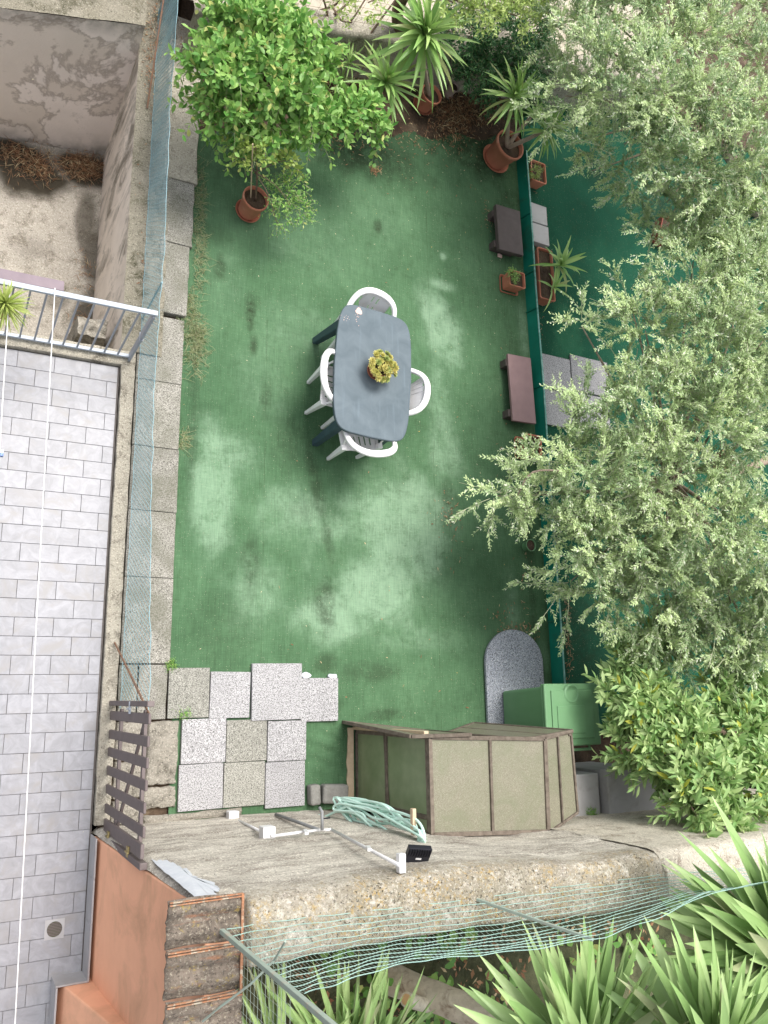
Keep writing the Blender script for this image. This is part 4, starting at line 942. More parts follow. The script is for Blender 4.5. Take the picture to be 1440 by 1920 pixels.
# --- olive trees
def olive(name, label, base, fork, blist, n, seed, lims=(), bias=(-.05, .05, .65)):
    t = thing(name, tuple(base), label, 'tree', 'olive trees on the right')
    limb(t, [base, Vector(base).lerp(Vector(fork), .5) + Vector((.05, .05, 0)), fork], .10, .065, 'pale_bark', 'trunk', 12)
    for i, b in enumerate(blist):
        q = at(b[0], b[1], b[2] - .05); mid = Vector(fork).lerp(q, .55) + Vector((rnd.uniform(-.1, .1), rnd.uniform(-.1, .1), .05)); limb(t, [fork, mid, q], .026, .006, 'pale_bark', 'branch', 6)
    for pts, r0, r1 in lims: limb(t, pts, r0, r1, 'pale_bark', 'branch', 10)
    P, Ls = shoots(blist, n, .46, bias=bias, out=.8, jitter=.4, droop=.25, m=14, inner=.1); stems_mesh('branchlets', 'twig_pale', t, P, .0048, .0018)
    per = 9; q = len(P) * per; tt_ = RG.uniform(.15, 1., (len(P), per)); ti = (tt_ * 13).astype(int); T = unit(np.gradient(P, axis=1)); ar = np.arange(len(P))[:, None]
    B = P[ar, ti].reshape(-1, 3); D = unit(T[ar, ti].reshape(-1, 3) + RG.normal(size=(q, 3)) * .42 + np.array([0, 0, .18])); L2 = .21 * RG.uniform(.5, 1.25, (q, 1)) * (1.15 - .45 * tt_.reshape(-1, 1))
    u_ = np.linspace(0, 1, 9); S2 = B[:, None] + D[:, None] * (u_[None, :, None] * L2[:, None]) + (RG.normal(size=(q, 3)) * .14)[:, None] * (u_[None, :, None] ** 2 * L2[:, None]); S2[:, :, 2] -= .15 * (u_ ** 2)[None] * L2
    lv = leaves_on(S2, 2, .050, .0185, .7, taper=.4, spiral=False, start=1, upn=.9); tn = np.clip(np.repeat(np.repeat(RG.random(n), per) * .75 + RG.random(q) * .2, len(lv[0]) // q) + RG.random(len(lv[0])) * .1, 0, .999); make_field('foliage', 'olive_leaf', t, *lv, TPL_S, tint=tn); stems_mesh('twigs', 'twig_pale', t, S2, .0026, .0012)
    return t
OU = [(1060, 60, 1.6, .30), (1150, 40, 2.0, .36), (1250, 50, 2.3, .32), (1060, 180, 1.5, .26), (1150, 150, 2.1, .36), (1240, 170, 2.5, .34), (1320, 190, 2.6, .28), (1080, 270, 1.4, .2), (1170, 270, 1.9, .3), (1270, 290, 2.3, .32),
      (1360, 300, 2.6, .34), (1430, 220, 2.8, .30), (1420, 100, 2.4, .26), (1250, 380, 1.7, .2), (1330, 380, 2.1, .28), (1420, 390, 2.5, .3), (1300, 440, 1.8, .2), (1110, 320, 1.3, .15), (1180, 330, 1.5, .16), (1380, 40, 1.6, .2), (1100, -20, 2., .3), (1250, -30, 2.3, .3), (1340, -30, 2.4, .35), (1440, 0, 2.6, .35), (1440, 130, 2.7, .35), (1300, 100, 2.4, .3), (1260, 400, 1.6, .2)]
olive('olive_tree', 'far olive tree with feathery grey green twigs, beside the potted yucca', at(1420, 400, 0), at(1330, 230, 1.7), OU, 900, 1,
      [([at(1300, 75, 2.5), at(1345, 45, 2.5), at(1392, 8, 2.5)], .024, .032), ([at(1330, 235, 1.9), at(1375, 170, 2.0), at(1420, 150, 2.1)], .04, .05)])
OL = [(1300, 560, 2.2, .28), (1400, 510, 2.5, .34), (1210, 620, 1.9, .24), (1340, 660, 2.4, .34), (1430, 640, 2.7, .3), (1160, 700, 1.7, .18), (1120, 800, 1.6, .22), (1230, 760, 2.1, .3), (1340, 800, 2.4, .34), (1040, 850, 1.35, .20), (970, 920, 1.15, .15), (1030, 960, 1.3, .2),
      (1120, 900, 1.7, .28), (1230, 900, 2.0, .3), (1420, 780, 2.5, .26), (1110, 1020, 1.5, .22), (1210, 1010, 1.8, .3), (1320, 980, 2.2, .32), (1420, 1020, 2.4, .34), (1150, 1110, 1.3, .2), (1260, 1100, 1.7, .28), (1370, 1130, 1.9, .3), (1440, 1170, 2., .28), (1090, 610, 1.5, .07), (1070, 1090, 1.1, .12), (1180, 560, 1.7, .1), (930, 930, 1.0, .07), (1230, 1180, 1.4, .2), (1300, 490, 2.0, .25), (1380, 440, 2.3, .25), (1330, 1200, 1.6, .25), (1420, 1230, 1.8, .25), (1160, 1020, 1.5, .25), (1270, 1180, 1.5, .2)]
olive('olive_tree', 'near olive tree leaning over the low green border, tallest over the benches', Vector((7.9, 2.3, 0)), at(1260, 900, 1.35), OL, 1250, 2,
      [([at(1470, 850, 1.6), at(1400, 880, 1.5), at(1350, 915, 1.3)], .05, .04), ([at(1075, 885, 1.75), at(1000, 885, 1.5), at(970, 930, 1.35)], .012, .006)])

# --- laurel bush lower right
lb = Vector((7.2, -.6, 0)); la = thing('laurel_bush', tuple(lb), 'bright yellow green bush with lance shaped leaves beside the green bin', 'bush')
LB = [(1181, 1240, 1.2, .13), (1229, 1210, 1.3, .14), (1165, 1310, 1.2, .13), (1213, 1320, 1.4, .2), (1260, 1340, 1.5, .18), (1181, 1400, 1.25, .15), (1236, 1410, 1.5, .2), (1300, 1400, 1.7, .2), (1340, 1310, 1.6, .18),
      (1400, 1290, 1.7, .2), (1390, 1390, 1.9, .24), (1340, 1470, 2.0, .2), (1420, 1470, 2.1, .22), (1292, 1490, 1.9, .13), (1370, 1540, 2.2, .14), (1300, 1520, 2.1, .09), (1440, 1380, 2., .25), (1320, 1560, 2.3, .06)]
for b in LB:
    q = at(b[0], b[1], b[2]); limb(la, [lb, lb.lerp(q, .6) + Vector((0, 0, .15)), q], .018, .005, 'bark', 'stem', 6)
P, Ls = shoots(LB, 600, .25, grow=.95, bias=(-.15, .1, .45), m=9, jitter=.5)
lv = leaves_on(P, 2, .160, .050, .75, taper=.35); split_leaves(la, 'laurel_leaf', *lv, 'laurelleaf', 300); stems_mesh('twigs', 'twig_green', la, P, .0035, .001)

# --- dark bush and pale crown at the top
db = Vector((5.7, 7.7, 0)); dk = thing('dark_bush', tuple(db), 'dark glossy leaved bush in the shade behind the tall yucca', 'bush')
DB = [(880, 60, .8, .3), (940, 80, .8, .32), (900, 140, .6, .25), (970, 140, .7, .25), (990, 40, .9, .3), (940, 180, .4, .2), (1000, 200, .4, .2), (860, 120, .5, .15), (1010, 110, .6, .25)]
for b in DB: limb(dk, [db, at(b[0], b[1], b[2])], .02, .006, 'bark', 'stem', 5)
P, Ls = shoots(DB, 1000, .16, m=7, jitter=.6); lv = leaves_on(P, 2, .06, .024, 1., taper=.3); make_field('foliage', 'dark_leaf', dk, *lv, TPL_L); stems_mesh('twigs', 'twig_green', dk, P, .003, .001)
pb = Vector((5.4, 8.6, 0)); pp = thing('pale_leaved_tree', tuple(pb), 'tree with pale yellow green leaves hanging over the far garden wall', 'tree')
PB = [(850, 5, 1.6, .16), (910, 20, 1.7, .18), (970, 30, 1.7, .16), (880, -20, 1.7, .2), (960, -20, 1.8, .2), (1000, 10, 1.6, .14), (640, -10, 1.4, .15), (690, 5, 1.5, .12)]
limb(pp, [at(752, 60, .65), at(745, 20, .9), at(770, -30, 1.3)], .07, .06, 'bark', 'trunk', 10)
for b in PB: limb(pp, [at(770, -30, 1.3), at(b[0], b[1], b[2])], .02, .006, 'bark', 'branch', 5)
P, Ls = shoots(PB, 330, .15, m=7, jitter=.6); lv = leaves_on(P, 1, .07, .03, 1.); make_field('foliage', 'light_leaf', pp, *lv, TPL_L); stems_mesh('twigs', 'twig_green', pp, P, .003, .001)

# far garden wall, ground beyond, bare stems and wire
fa, fb = Vector((1.6, 6.45, 0)), Vector((8.5, 8.3, 0)); fd = (fb - fa).normalized(); fn_ = Vector((-fd.y, fd.x, 0))
fw = thing('far_garden_wall', tuple(fa.lerp(fb, .3)), 'low pale rendered wall behind the yuccas at the far end', 'wall')
def fwf(u, v):
    s_ = u * 7.1; hgt = np.interp(v, [0, .62, .7, 1], [0, .62, .66, .66]); back = np.interp(v, [0, .62, .7, 1], [0, .02, .05, .25]) + .02 * fbm(s_ * 3, v * 4)
    return (fa.x + fd.x * s_ + fn_.x * back, fa.y + fd.y * s_ + fn_.y * back, hgt)
sheet('render', 'coping_concrete', fwf, 120, 30, parent=fw)
m_ = MB(); a_ = fa + fn_ * .26 + Vector((0, 0, .5)); b_ = fb + fn_ * .26 + Vector((0, 0, .5)); m_.add([a_, b_, b_ + fn_ * 12, a_ + fn_ * 12], [(0, 1, 2, 3)]); m_.build('neighbour_ground', 'pale_ground', kind='structure')
ff = thing('far_wire_fence', tuple(fa.lerp(fb, .3) + Vector((0, 0, .66))), 'thin wire fence standing on the low far garden wall', 'fence')
wf = MB()
for i in range(34):
    p = fa + fd * (.6 + i * .12) + fn_ * .15 + Vector((0, 0, .64)); wf.tube([p, p + Vector((0, 0, .8))], .0016, 3, cap=False)
for k in range(8): p = fa + fd * .6 + fn_ * .15 + Vector((0, 0, .7 + k * .1)); wf.tube([p, p + fd * 4.0], .0016, 3, cap=False)
wf.build('wire_net', 'rusty_metal', ff, kind='stuff')
bs = thing('bare_shrub', tuple(at(640, 45, .6)), 'leafless dark branching shrub on the pale ground beyond the far wall', 'shrub')
for pts in ([(615, 35), (610, 10), (600, -20)], [(618, 33), (650, 8), (665, -15)], [(650, 45), (665, 30), (690, -10)], [(625, 15), (640, 38), (660, 42)], [(690, 70), (715, 35), (745, -5)], [(600, 20), (630, 8), (640, -10)]):
    limb(bs, [at(x_, y_, .62 + i * .15) for i, (x_, y_) in enumerate(pts)], .014, .008, 'bark', 'branch', 6)

# --- yuccas
def yucca(name, label, cpx, basepx, potr=None, n=46, L=.42, W=.035, mat='yucca_leaf', heads=None, cat='yucca', stemr=.03, seed=0, low=-25, **k):
    b = at(*basepx); t = thing(name, tuple(b), label, cat); z0 = 0
    if potr: pot(t, b, potr[0], potr[1]); z0 = potr[1] * .8
    for i, hd in enumerate(heads or [cpx]):
        c_ = at(*hd[:3]); st = b + Vector((0, 0, z0)); mid = st.lerp(c_, .5) + Vector((rnd.uniform(-.03, .03), rnd.uniform(-.03, .03), 0))
        limb(t, [st, mid, c_], stemr, stemr * .7, 'pale_bark', 'stem', 8); ax = (c_ - mid).normalized() + Vector((0, 0, .6))
        s_ = hd[3] if len(hd) > 3 else 1
        rosette(t, c_, int(n * min(1, s_ + .2)), L * s_, W * (s_ ** .5), mat, ax.normalized(), low, 82, seed=seed + i, **k)
    return t
yucca('potted_yucca', 'tall potted yucca with a large spiky head, in the round pot against the far wall', None, (790, 200, 0), (.135, .24), 74, .72, .060, heads=[(792, 72, 1.15, 1.)], seed=3)
yucca('yucca', 'smaller yucca with arching leaves left of the tall yucca', None, (690, 190, 0), None, 46, .62, .052, heads=[(718, 158, .75, 1.)], seed=8, stemr=.022)
yucca('yucca', 'thin straggly yellowish yucca against the pale far wall', None, (640, 165, 0), None, 20, .40, .024, heads=[(655, 120, .45, .8), (640, 150, .3, .6), (690, 115, .5, .7)], seed=15, stemr=.012, low=20)
yucca('potted_yucca', 'three stemmed potted yucca in the large terracotta pot near the low green border', None, (927, 300, 0), (.20, .33), 46, .54, .046, heads=[(962, 185, 1.05, 1.), (1022, 245, .8, .8), (1000, 215, .6, .4)], seed=23, stemr=.03)
c = at(838, 178, 0); e = thing('empty_flowerpot', tuple(c), 'small weathered plastic pot of dry soil right of the tall yucca pot', 'flowerpot'); pot(e, c, .07, .16, 'brown_plastic', True)

# --- big yucca clump bottom right, growing from the trunk in the south garden
yb = at(720, 1830, .75); by = thing('giant_yucca', tuple(yb), 'giant yucca clump with a thick pale trunk filling the near right corner', 'yucca')
H1 = at(1475, 1800, 3.35); H2 = at(1090, 2010, 2.9); H3 = at(1330, 2010, 3.5)
limb(by, [yb, at(800, 1862, 1.15), at(900, 1905, 1.55), at(1010, 1960, 1.9), H2], .115, .10, 'yucca_bark', 'trunk', 16)
limb(by, [at(1010, 1960, 1.9), at(1200, 1960, 2.4), H1], .07, .05, 'pale_bark', 'branch', 12)
sc_ = at(768, 1868, 1.1); dirn = (at(757, 1872, 1.28) - at(790, 1880, 1.02)).normalized()
MB().tube([at(800, 1885, 1.2), at(762, 1874, 1.42)], .052, 14).build('cut_stub', 'yucca_bark', by, smooth=False)
e1 = at(762, 1874, 1.42); d_ = (e1 - at(800, 1885, 1.2)).normalized(); MB().tube([e1, e1 + d_ * .003], .038, 14).build('cut_face', 'cut_wood', by)
def fan(parent, c_, n, L, W, seed, cone, mat='yucca_leaf_blue', base_dir=(-1, .2, .4), droops=(.05, .12, .2)):
    r = random.Random(seed); bd = Vector(base_dir).normalized()
    for i in range(n):
        d = (bd + Vector((r.gauss(0, 1), r.gauss(0, 1), r.gauss(0, .75))) * cone).normalized(); dr = r.choice(droops)
        put_leaf(strap_mesh(f'{mat}{dr}b', mat, dr, .5, 10, .35), parent, c_ + d * r.uniform(0, .06), d, L * r.uniform(.75, 1.1), W * r.uniform(.8, 1.15), r.uniform(-.5, .5))
fan(by, H1, 120, 1.0, .115, 4, .8, base_dir=(-.75, .3, .1))
fan(by, H2, 90, .88, .095, 5, .62, base_dir=(-.3, .6, .3))
fan(by, H3, 70, .82, .10, 6, .6, base_dir=(-.3, .7, .3))
# lower yucca bottom centre
y2 = at(640, 2010, 1.6); yy2 = thing('yucca', tuple(at(640, 2010, .8)), 'yucca with upright blue green leaves below the sagging net', 'yucca')
limb(yy2, [at(640, 2010, .8), y2], .05, .04, 'pale_bark', 'stem', 8)
fan(yy2, y2, 60, .80, .070, 9, .6, base_dir=(-.15, .6, .55)); fan(yy2, at(700, 2000, 1.7), 24, .7, .04, 19, .4, base_dir=(-.05, .7, .4)); fan(yy2, at(520, 2010, 1.5), 40, .8, .045, 29, .5, base_dir=(-.2, .6, .4))

# ground cover in the south garden
gc = [];
P = np.array([tuple(at(RG.uniform(560, 1250), RG.uniform(1730, 1930), RG.uniform(.7, 1.0))) for _ in range(900)]); P = P[fbm(P[:, 0], P[:, 1], 3, 3, 4) > .47]; n = len(P)
D = unit(np.column_stack([RG.normal(size=(n, 2)), RG.uniform(-.2, .3, n)])); N = unit(np.column_stack([RG.normal(size=(n, 2)) * .35, np.ones(n)]))
o = make_field('ground_cover', 'citrus_leaf', None, P, D, N, RG.uniform(.06, .13, n), RG.uniform(.05, .11, n), TPL_L); tag(o, 'bright broad leaved ground cover and ivy in the bed behind the wall', 'ground cover')
P = np.array([tuple(at(RG.uniform(480, 1300), RG.uniform(1700, 1930), RG.uniform(.65, .85))) for _ in range(1400)]); P = P[fbm(P[:, 0], P[:, 1], 4, 3, 8) > .49]; n = len(P)
o = make_field('dead_leaves', 'dry_leaf', None, P, unit(RG.normal(size=(n, 3)) * (1, 1, .2)), unit(RG.normal(size=(n, 3)) * .3 + (0, 0, 1)), RG.uniform(.03, .09, n), RG.uniform(.006, .04, n), TPL_S); tag(o, 'dead brown leaves and stalks lying in the bed behind the wall', 'leaf litter')

# --- spiky plant on the terrace railing
sp = at(8, 575, 1.05); st_ = thing('spider_plant', tuple(sp), 'pale spiky spider plant in a pot on the terrace railing', 'potted plant')
pot(st_, sp + Vector((0, 0, -.12)), .07, .13, 'terracotta', False); rosette(st_, sp + Vector((0, 0, .02)), 150, .26, .011, 'lime_leaf', low=-35, high=80, seed=77, droops=(.3, .6, .9))

# --- planters along the low border
c = at(1020, 505, 0); e = thing('planter_box', (6.19, 5.05, 0), 'long terracotta window box with a strap leaved plant beside the grey blocks', 'planter')
boxpot(e, 6.21, 5.06, .24, .70, .19, 0); rosette(e, at(1045, 500, .26), 24, .46, .045, 'yucca_leaf', (0, 0, 1), 5, 70, seed=31, droops=(.35, .6, .9)); rosette(e, at(1035, 540, .24), 12, .34, .036, 'yucca_leaf', (0, 0, 1), 5, 70, seed=32, droops=(.35, .6))
for (a, b, c_, d_) in [(6.10, 6.37, 5.83, 6.10), (6.10, 6.37, 5.54, 5.815)]:
    pass
e = MB().box(6.10, 6.37, 5.83, 6.10, 0.005, .09).build('concrete_block', 'grey_box', loc=(6.23, 5.96, 0), bevel=.006); tag(e, 'pale square concrete block beside the border, nearer the far pots', 'block', 'pale concrete blocks beside the border')
e = MB().box(6.11, 6.38, 5.545, 5.815, 0.005, .09).build('concrete_block', 'grey_box', loc=(6.24, 5.68, 0), bevel=.006); tag(e, 'pale square concrete block touching the long terracotta window box', 'block', 'pale concrete blocks beside the border')
def smallbush(parent, px, py, z, r, n, mat, L=.04, W=.02, ln=.09):
    P, Ls = shoots([(px, py, z, r)], n, ln, m=5, jitter=.7); lv = leaves_on(P, 2, L, W, 1.); make_field('foliage', mat, parent, *lv, TPL_L); stems_mesh('twigs', 'twig_green', parent, P, .002, .001)
e = thing('square_pot', (5.72, 4.9, 0), 'square terracotta pot with saucer and small bushy plant between the two low benches', 'potted plant'); boxpot(e, 5.735, 4.87, .24, .21, .17, .03, saucer=True); smallbush(e, 962, 517, .24, .06, 30, 'citrus_leaf', .035, .012, .07)
e = thing('square_pot', (5.8, 2.75, 0), 'terracotta pot half hidden under the olive twigs below the mauve bench', 'potted plant'); boxpot(e, 5.83, 2.78, .24, .24, .18, .03, saucer=True); smallbush(e, 985, 835, .24, .06, 26, 'dark_leaf', .04, .018, .06)
e = thing('planter_box', (6.2, 6.5, 0), 'small terracotta planter with trailing greenery beside the large yucca pot', 'planter'); boxpot(e, 6.21, 6.52, .24, .30, .17, 0); smallbush(e, 1003, 322, .2, .07, 40, 'light_leaf', .03, .014, .08)
e = thing('planter_box', tuple(at(1232, 440, 0)), 'dark red planter standing on the emerald turf under the olive twigs', 'planter'); q = at(1232, 440, 0); boxpot(e, q.x, q.y, .22, .42, .18, 0, 'terracotta_dark', ang=-.35)
e = thing('planter_box', tuple(at(1345, 875, 0)), 'dark red planter glimpsed through the olive near the thick branch', 'planter'); q = at(1345, 875, 0); boxpot(e, q.x, q.y, .22, .36, .2, 0, 'terracotta_dark')
q = at(985, 1025, 0); e = thing('green_flowerpot', tuple(q), 'small round green pot against the border under the olive', 'flowerpot'); pot(e, q, .07, .11, 'bin_green', False)

# --- benches
def bench(label, x0, x1, y0, y1, z, mat, thick, legs):
    t = thing('low_bench', ((x0 + x1) / 2, (y0 + y1) / 2, 0), label, 'bench', 'low benches along the green border')
    MB().box(x0, x1, y0, y1, z - thick, z, .03).build('seat', mat, t, bevel=.005)
    for yy_ in (y0 + .10, y1 - .10): MB().box(x0 - .02, x1 - .06, yy_ - .045, yy_ + .045, .0, z - thick).build('leg', legs, t, bevel=.004)
    return t
bench('dark brown low bench nearest the large yucca pot', 5.50, 5.87, 5.23, 5.84, .17, 'dark_board', .06, 'dark_board')
bench('mauve brown low bench with two dark supports beside the granite landing', 5.58, 5.925, 3.06, 3.89, .15, 'mauve_board', .035, 'dark_board')

# --- granite arch slab, bin, grey cabinet
q = []
for k in range(25):
    a = math.pi * k / 24; q.append((5.52 + .39 * math.cos(a), .29 + .36 * math.sin(a)))
q += [(5.13, -.42), (5.91, -.42)]
o = MB().prism(q, .02, .055).build('arched_slab', 'granite_grey', loc=(5.52, 0, .01), bevel=.004); tag(o, 'speckled grey granite slab with rounded end lying on the turf', 'stone slab')
bn = thing('wheelie_bin', (5.6, -.3, 0), 'large green wheelie bin with closed moulded lid behind the shed', 'bin')
BX0, BX1, BY0, BY1, BZ = 5.26, 5.93, -.52, .04, .86
MB().hexa([(BX0 + .06, BY0 + .06, .06), (BX1 - .06, BY0 + .06, .06), (BX1 - .06, BY1 - .05, .06), (BX0 + .06, BY1 - .05, .06)], [(BX0 + .01, BY0 + .01, BZ - .07), (BX1 - .01, BY0 + .01, BZ - .07), (BX1 - .01, BY1 - .01, BZ - .07), (BX0 + .01, BY1 - .01, BZ - .07)]).build('body', 'bin_green', bn, bevel=.03, seg=4)
MB().box(BX0 - .012, BX1 + .012, BY0 - .01, BY1 + .012, BZ - .075, BZ - .045).build('rim', 'bin_green', bn, bevel=.01)
MB().box(BX0 - .015, BX1 + .015, BY0 - .03, BY1 + .015, BZ - .044, BZ - .008).build('lid', 'bin_green', bn, bevel=.016, seg=3); lid_ = [o for o in bn.children if o.name.startswith('lid')][0]
MB().box(BX0 + .06, BX1 - .08, BY0 + .04, BY1 - .05, BZ - .01, BZ + .006).build('panel', 'bin_green', lid_, bevel=.012, seg=3)
MB().box(BX0 + .12, BX1 - .2, BY0 + .09, BY1 - .2, BZ + .004, BZ + .016).build('panel', 'bin_green', lid_, bevel=.010, seg=3)
MB().lathe((5.58, -.045, BZ + .003), [(0, .0), (.07, 0), (.075, .012), (.085, .016), (.1, .0)], 24).build('grip', 'bin_green', lid_, smooth=True)
MB().tube([(5.35, BY0 - .07, .80), (5.85, BY0 - .07, .80)], .014, 8).tube([(5.37, BY0 - .07, .80), (5.37, BY0, .78)], .012, 8).tube([(5.83, BY0 - .07, .80), (5.83, BY0, .78)], .012, 8).build('handle', 'bin_green', bn)
for x_ in (5.36, 5.84): MB().tube([(x_ - .03, BY0 + .03, .1), (x_ + .03, BY0 + .03, .1)], .1, 18).build('wheel', 'black_plastic', bn, bevel=.01)
gb = thing('grey_cabinet', (6.2, -1, 0), 'pale grey lidded storage box between the shed and the laurel bush', 'storage box')
MB().box(5.93, 6.56, -1.24, -.80, 0, .80).build('body', 'grey_box', gb, bevel=.01)
MB().box(5.915, 6.575, -1.255, -.785, .805, .93).build('lid', 'grey_box', gb, bevel=.012)
MB().box(5.50, 5.86, -1.22, -.82, 0, .86).build('side_box', 'grey_box', gb, bevel=.01)
q = at(1105, 1525, .95)

# --- shed of wood frames and fibreglass panes
sh = thing('garden_shed', (4.3, -.8, 0), 'old timber framed shed with yellowed fibreglass panes and loose front doors', 'shed')
Z = 1.35
def panel(name, A, B, C, D, mat='fibreglass_pane', fw_=.035, ft=.03, mull=(), parent=sh):
    """framed pane with corners A,B,C,D (A-B one edge, D-C the opposite)"""
    A, B, C, D = map(Vector, (A, B, C, D)); nrm = (B - A).cross(D - A).normalized()
    p = MB(); p.hexa([A - nrm * .003, B - nrm * .003, C - nrm * .003, D - nrm * .003], [A + nrm * .003, B + nrm * .003, C + nrm * .003, D + nrm * .003]); pa = parent = p.build(name, mat, parent)
    for P_, Q_ in ((A, B), (B, C), (C, D), (D, A)):
        MB().bar(P_ + nrm * .004, Q_ + nrm * .004, fw_, ft, up=nrm).build('frame_bar', 'old_wood', parent, bevel=.003)
    for m_ in mull:
        P_, Q_ = A.lerp(B, m_), D.lerp(C, m_); MB().bar(P_ + nrm * .008, Q_ + nrm * .008, fw_ * .75, ft, up=nrm).build('frame_bar', 'old_wood', parent, bevel=.003)
panel('roof_pane', (3.60, -1.125, Z), (4.78, -1.205, Z), (4.80, -.43, Z), (3.60, -.37, Z), mull=(.5,))
panel('roof_pane', (4.80, -1.215, Z - .01), (5.17, -1.085, Z - .05), (5.15, -.385, Z - .05), (4.82, -.43, Z - .01), mull=(.45,), fw_=.022)
panel('side_pane', (3.60, -.37, .03), (3.60, -1.03, .03), (3.60, -1.12, Z - .03), (3.60, -.37, Z - .03), 'dusty_pane', mull=(), ft=.028)
MB().bar((3.595, -.37, .62), (3.595, -1.08, .62), .035, .03, up=(1, 0, 0)).build('frame_bar', 'old_wood', sh, bevel=.003)
MB().bar((3.585, -.36, .60), (3.585, -1.08, .66), .015, .02, up=(1, 0, 0)).build('frame_bar', 'old_wood', sh, bevel=.003)
panel('back_pane', (3.6, -1.03, .03), (5.1, -1.03, .03), (5.1, -1.02, 1.1), (3.6, -1.02, 1.1), mull=(.3, .6))
panel('door_pane', tuple(at(643.5, 1353, .0)), tuple(at(742, 1372, .0) + Vector((.35, 0, 0))), tuple(at(882, 1376.5, Z + .03)), tuple(at(771, 1380, Z + .03)), fw_=.03)
panel('door_pane', (4.42, -.40, .35), (4.95, -.33, .05), (5.16, -.372, Z - .03), (4.60, -.425, Z - .01), fw_=.03, mull=(.5,))
MB().bar((3.585, -.335, .0), (3.585, -.335, 1.33), .045, .03).build('corner_post', 'pale_wood', sh, bevel=.004)
for x_, y_ in ((4.79, -.43), (3.61, -1.0), (4.79, -1.0), (5.14, -.4)): MB().bar((x_, y_, 0), (x_, y_, Z - .03), .04).build('corner_post', 'old_wood', sh, bevel=.003)
# ragged felt strip by the shed's left corner
v = []
for i in range(9): v += [(3.50 + rnd.uniform(-.012, .012), -.33 - i * .08, .012), (3.56, -.33 - i * .08, .02)]
MB().add(v, [(2 * i, 2 * i + 1, 2 * i + 3, 2 * i + 2) for i in range(8)]).build('sill_board', 'pale_wood', sh, solid=.02)

# --- curb stones next to the slabs
o = MB().box(3.08, 3.18, -1.0, -.82, .01, .12, .05).build('curb_stone', 'curb_stone', loc=(3.13, -.9, 0), bevel=.02, seg=3); tag(o, 'small grey curb stone end touching the granite slabs', 'stone', 'grey curb stones by the wall')
o = MB().box(3.20, 3.46, -1.0, -.83, .01, .13, -.06).build('curb_stone', 'curb_stone', loc=(3.33, -.9, 0), bevel=.025, seg=3); tag(o, 'longer grey curb stone lying just below the hose', 'stone', 'grey curb stones by the wall')

# ------------------------------------------------------------------ wall fittings
YW = -1.045
def wallbox(px, py, s, label):
    p = aty(px, py, YW - .01) if px > 450 else at(px, py, .10); z = max(p.z, .05); o = MB().box(p.x - s, p.x + s, -1.10, -.985, z - s, z + s).build('junction_box', 'conduit', loc=tuple(p), bevel=.006); tag(o, label, 'junction box', 'white junction boxes on the wall'); return Vector((p.x, -1.04, z))
def W_(px, py, Y=-1.03): p = aty(px, py, Y); return p
j1 = wallbox(436, 1533, .045, 'white junction box on the wall nearest the granite slabs')
j2 = wallbox(501, 1567, .05, 'white junction box at the bend of the wall conduit')
j3 = wallbox(752, 1622, .024, 'small white junction box directly beside the black floodlight')
cd = thing('wall_conduit', tuple(j2), 'thin white electrical conduit zigzagging across the concrete wall', 'conduit')
for A_, B_ in (((445, 1538), (496, 1562)), ((508, 1568), (600, 1556)), ((600, 1556), (622, 1556)), ((622, 1556), (748, 1622))):
    MB().tube([W_(*A_) if A_[0] > 450 else at(A_[0], A_[1], .15), W_(*B_)], .0115, 8).build('pipe', 'conduit', cd, smooth=True)
MB().bar(W_(572, 1557, -1.02), W_(575, 1563, -1.02), .02, .03).build('clip', 'conduit', cd, bevel=.003)
MB().bar(W_(690, 1588, -1.02), W_(693, 1594, -1.02), .02, .03).build('clip', 'conduit', cd, bevel=.003)
wt = thing('garden_tap', tuple(W_(600, 1552)), 'wall tap with small lever on a grey pipe above the slabs', 'tap')
MB().tube([W_(517, 1527), W_(560, 1542), W_(598, 1556)], .013, 8).build('supply_pipe', 'grey_pipe', wt, smooth=True)
p = W_(604, 1556, -1.02); MB().tube([p, p + Vector((0, .13, .0)), p + Vector((-.01, .16, -.03))], .012, 8).build('spout', 'grey_pipe', wt, smooth=True)
MB().tube([p + Vector((0, .08, 0)), p + Vector((.06, .085, .02))], .006, 6).build('lever', 'black_plastic', wt)
hs_ = thing('garden_hose', tuple(W_(700, 1560)), 'pale green garden hose in loose loops hanging on a wooden peg', 'hose')
def hl(pts, Y0=-.97, closed=True, seed=0):
    r = random.Random(seed); P = [at(a, b, .45 + (a - 640) / 145 * 1.15 + r.uniform(-.03, .05) + (Y0 + 1.) * .8) for a, b in pts]; n = len(P); out = []
    for i in range(n if closed else n - 1):
        p0, p1, p2, p3 = (P[(i - 1) % n], P[i], P[(i + 1) % n], P[(i + 2) % n]) if closed else (P[max(i - 1, 0)], P[i], P[i + 1], P[min(i + 2, n - 1)])
        for s_ in range(6):
            q = s_ / 6; out.append(.5 * ((2 * p1) + (p2 - p0) * q + (2 * p0 - 5 * p1 + 4 * p2 - p3) * q * q + (3 * p1 - p0 - 3 * p2 + p3) * q ** 3))
    if not closed: out.append(P[-1])
    return out
for i in range(12):
    r = random.Random(90 + i); j = lambda s=5: r.uniform(-s, s) * 1.6
    pts = [(782 + j(5), 1583 + j(4)), (788 + j(5), 1566 + j(6)), (757 + j(14), 1545 + j(9)), (712 + j(18), 1528 + j(12)), (672 + j(22), 1508 + j(6)), (646 + j(13), 1508 + j(8)), (660 + j(14), 1530 + j(8)), (700 + j(12), 1556 + j(9)), (745 + j(8), 1576 + j(5))]
    MB().tube(hl(pts, -1.0 + i * .012, True, i), .0105, 8, closed=True).build('loop', 'hose', hs_, smooth=True)
MB().tube(hl([(598, 1527), (602, 1534), (625, 1524), (650, 1512), (672, 1520)], -.9, False), .0105, 8).build('hose_end', 'hose', hs_, smooth=True)
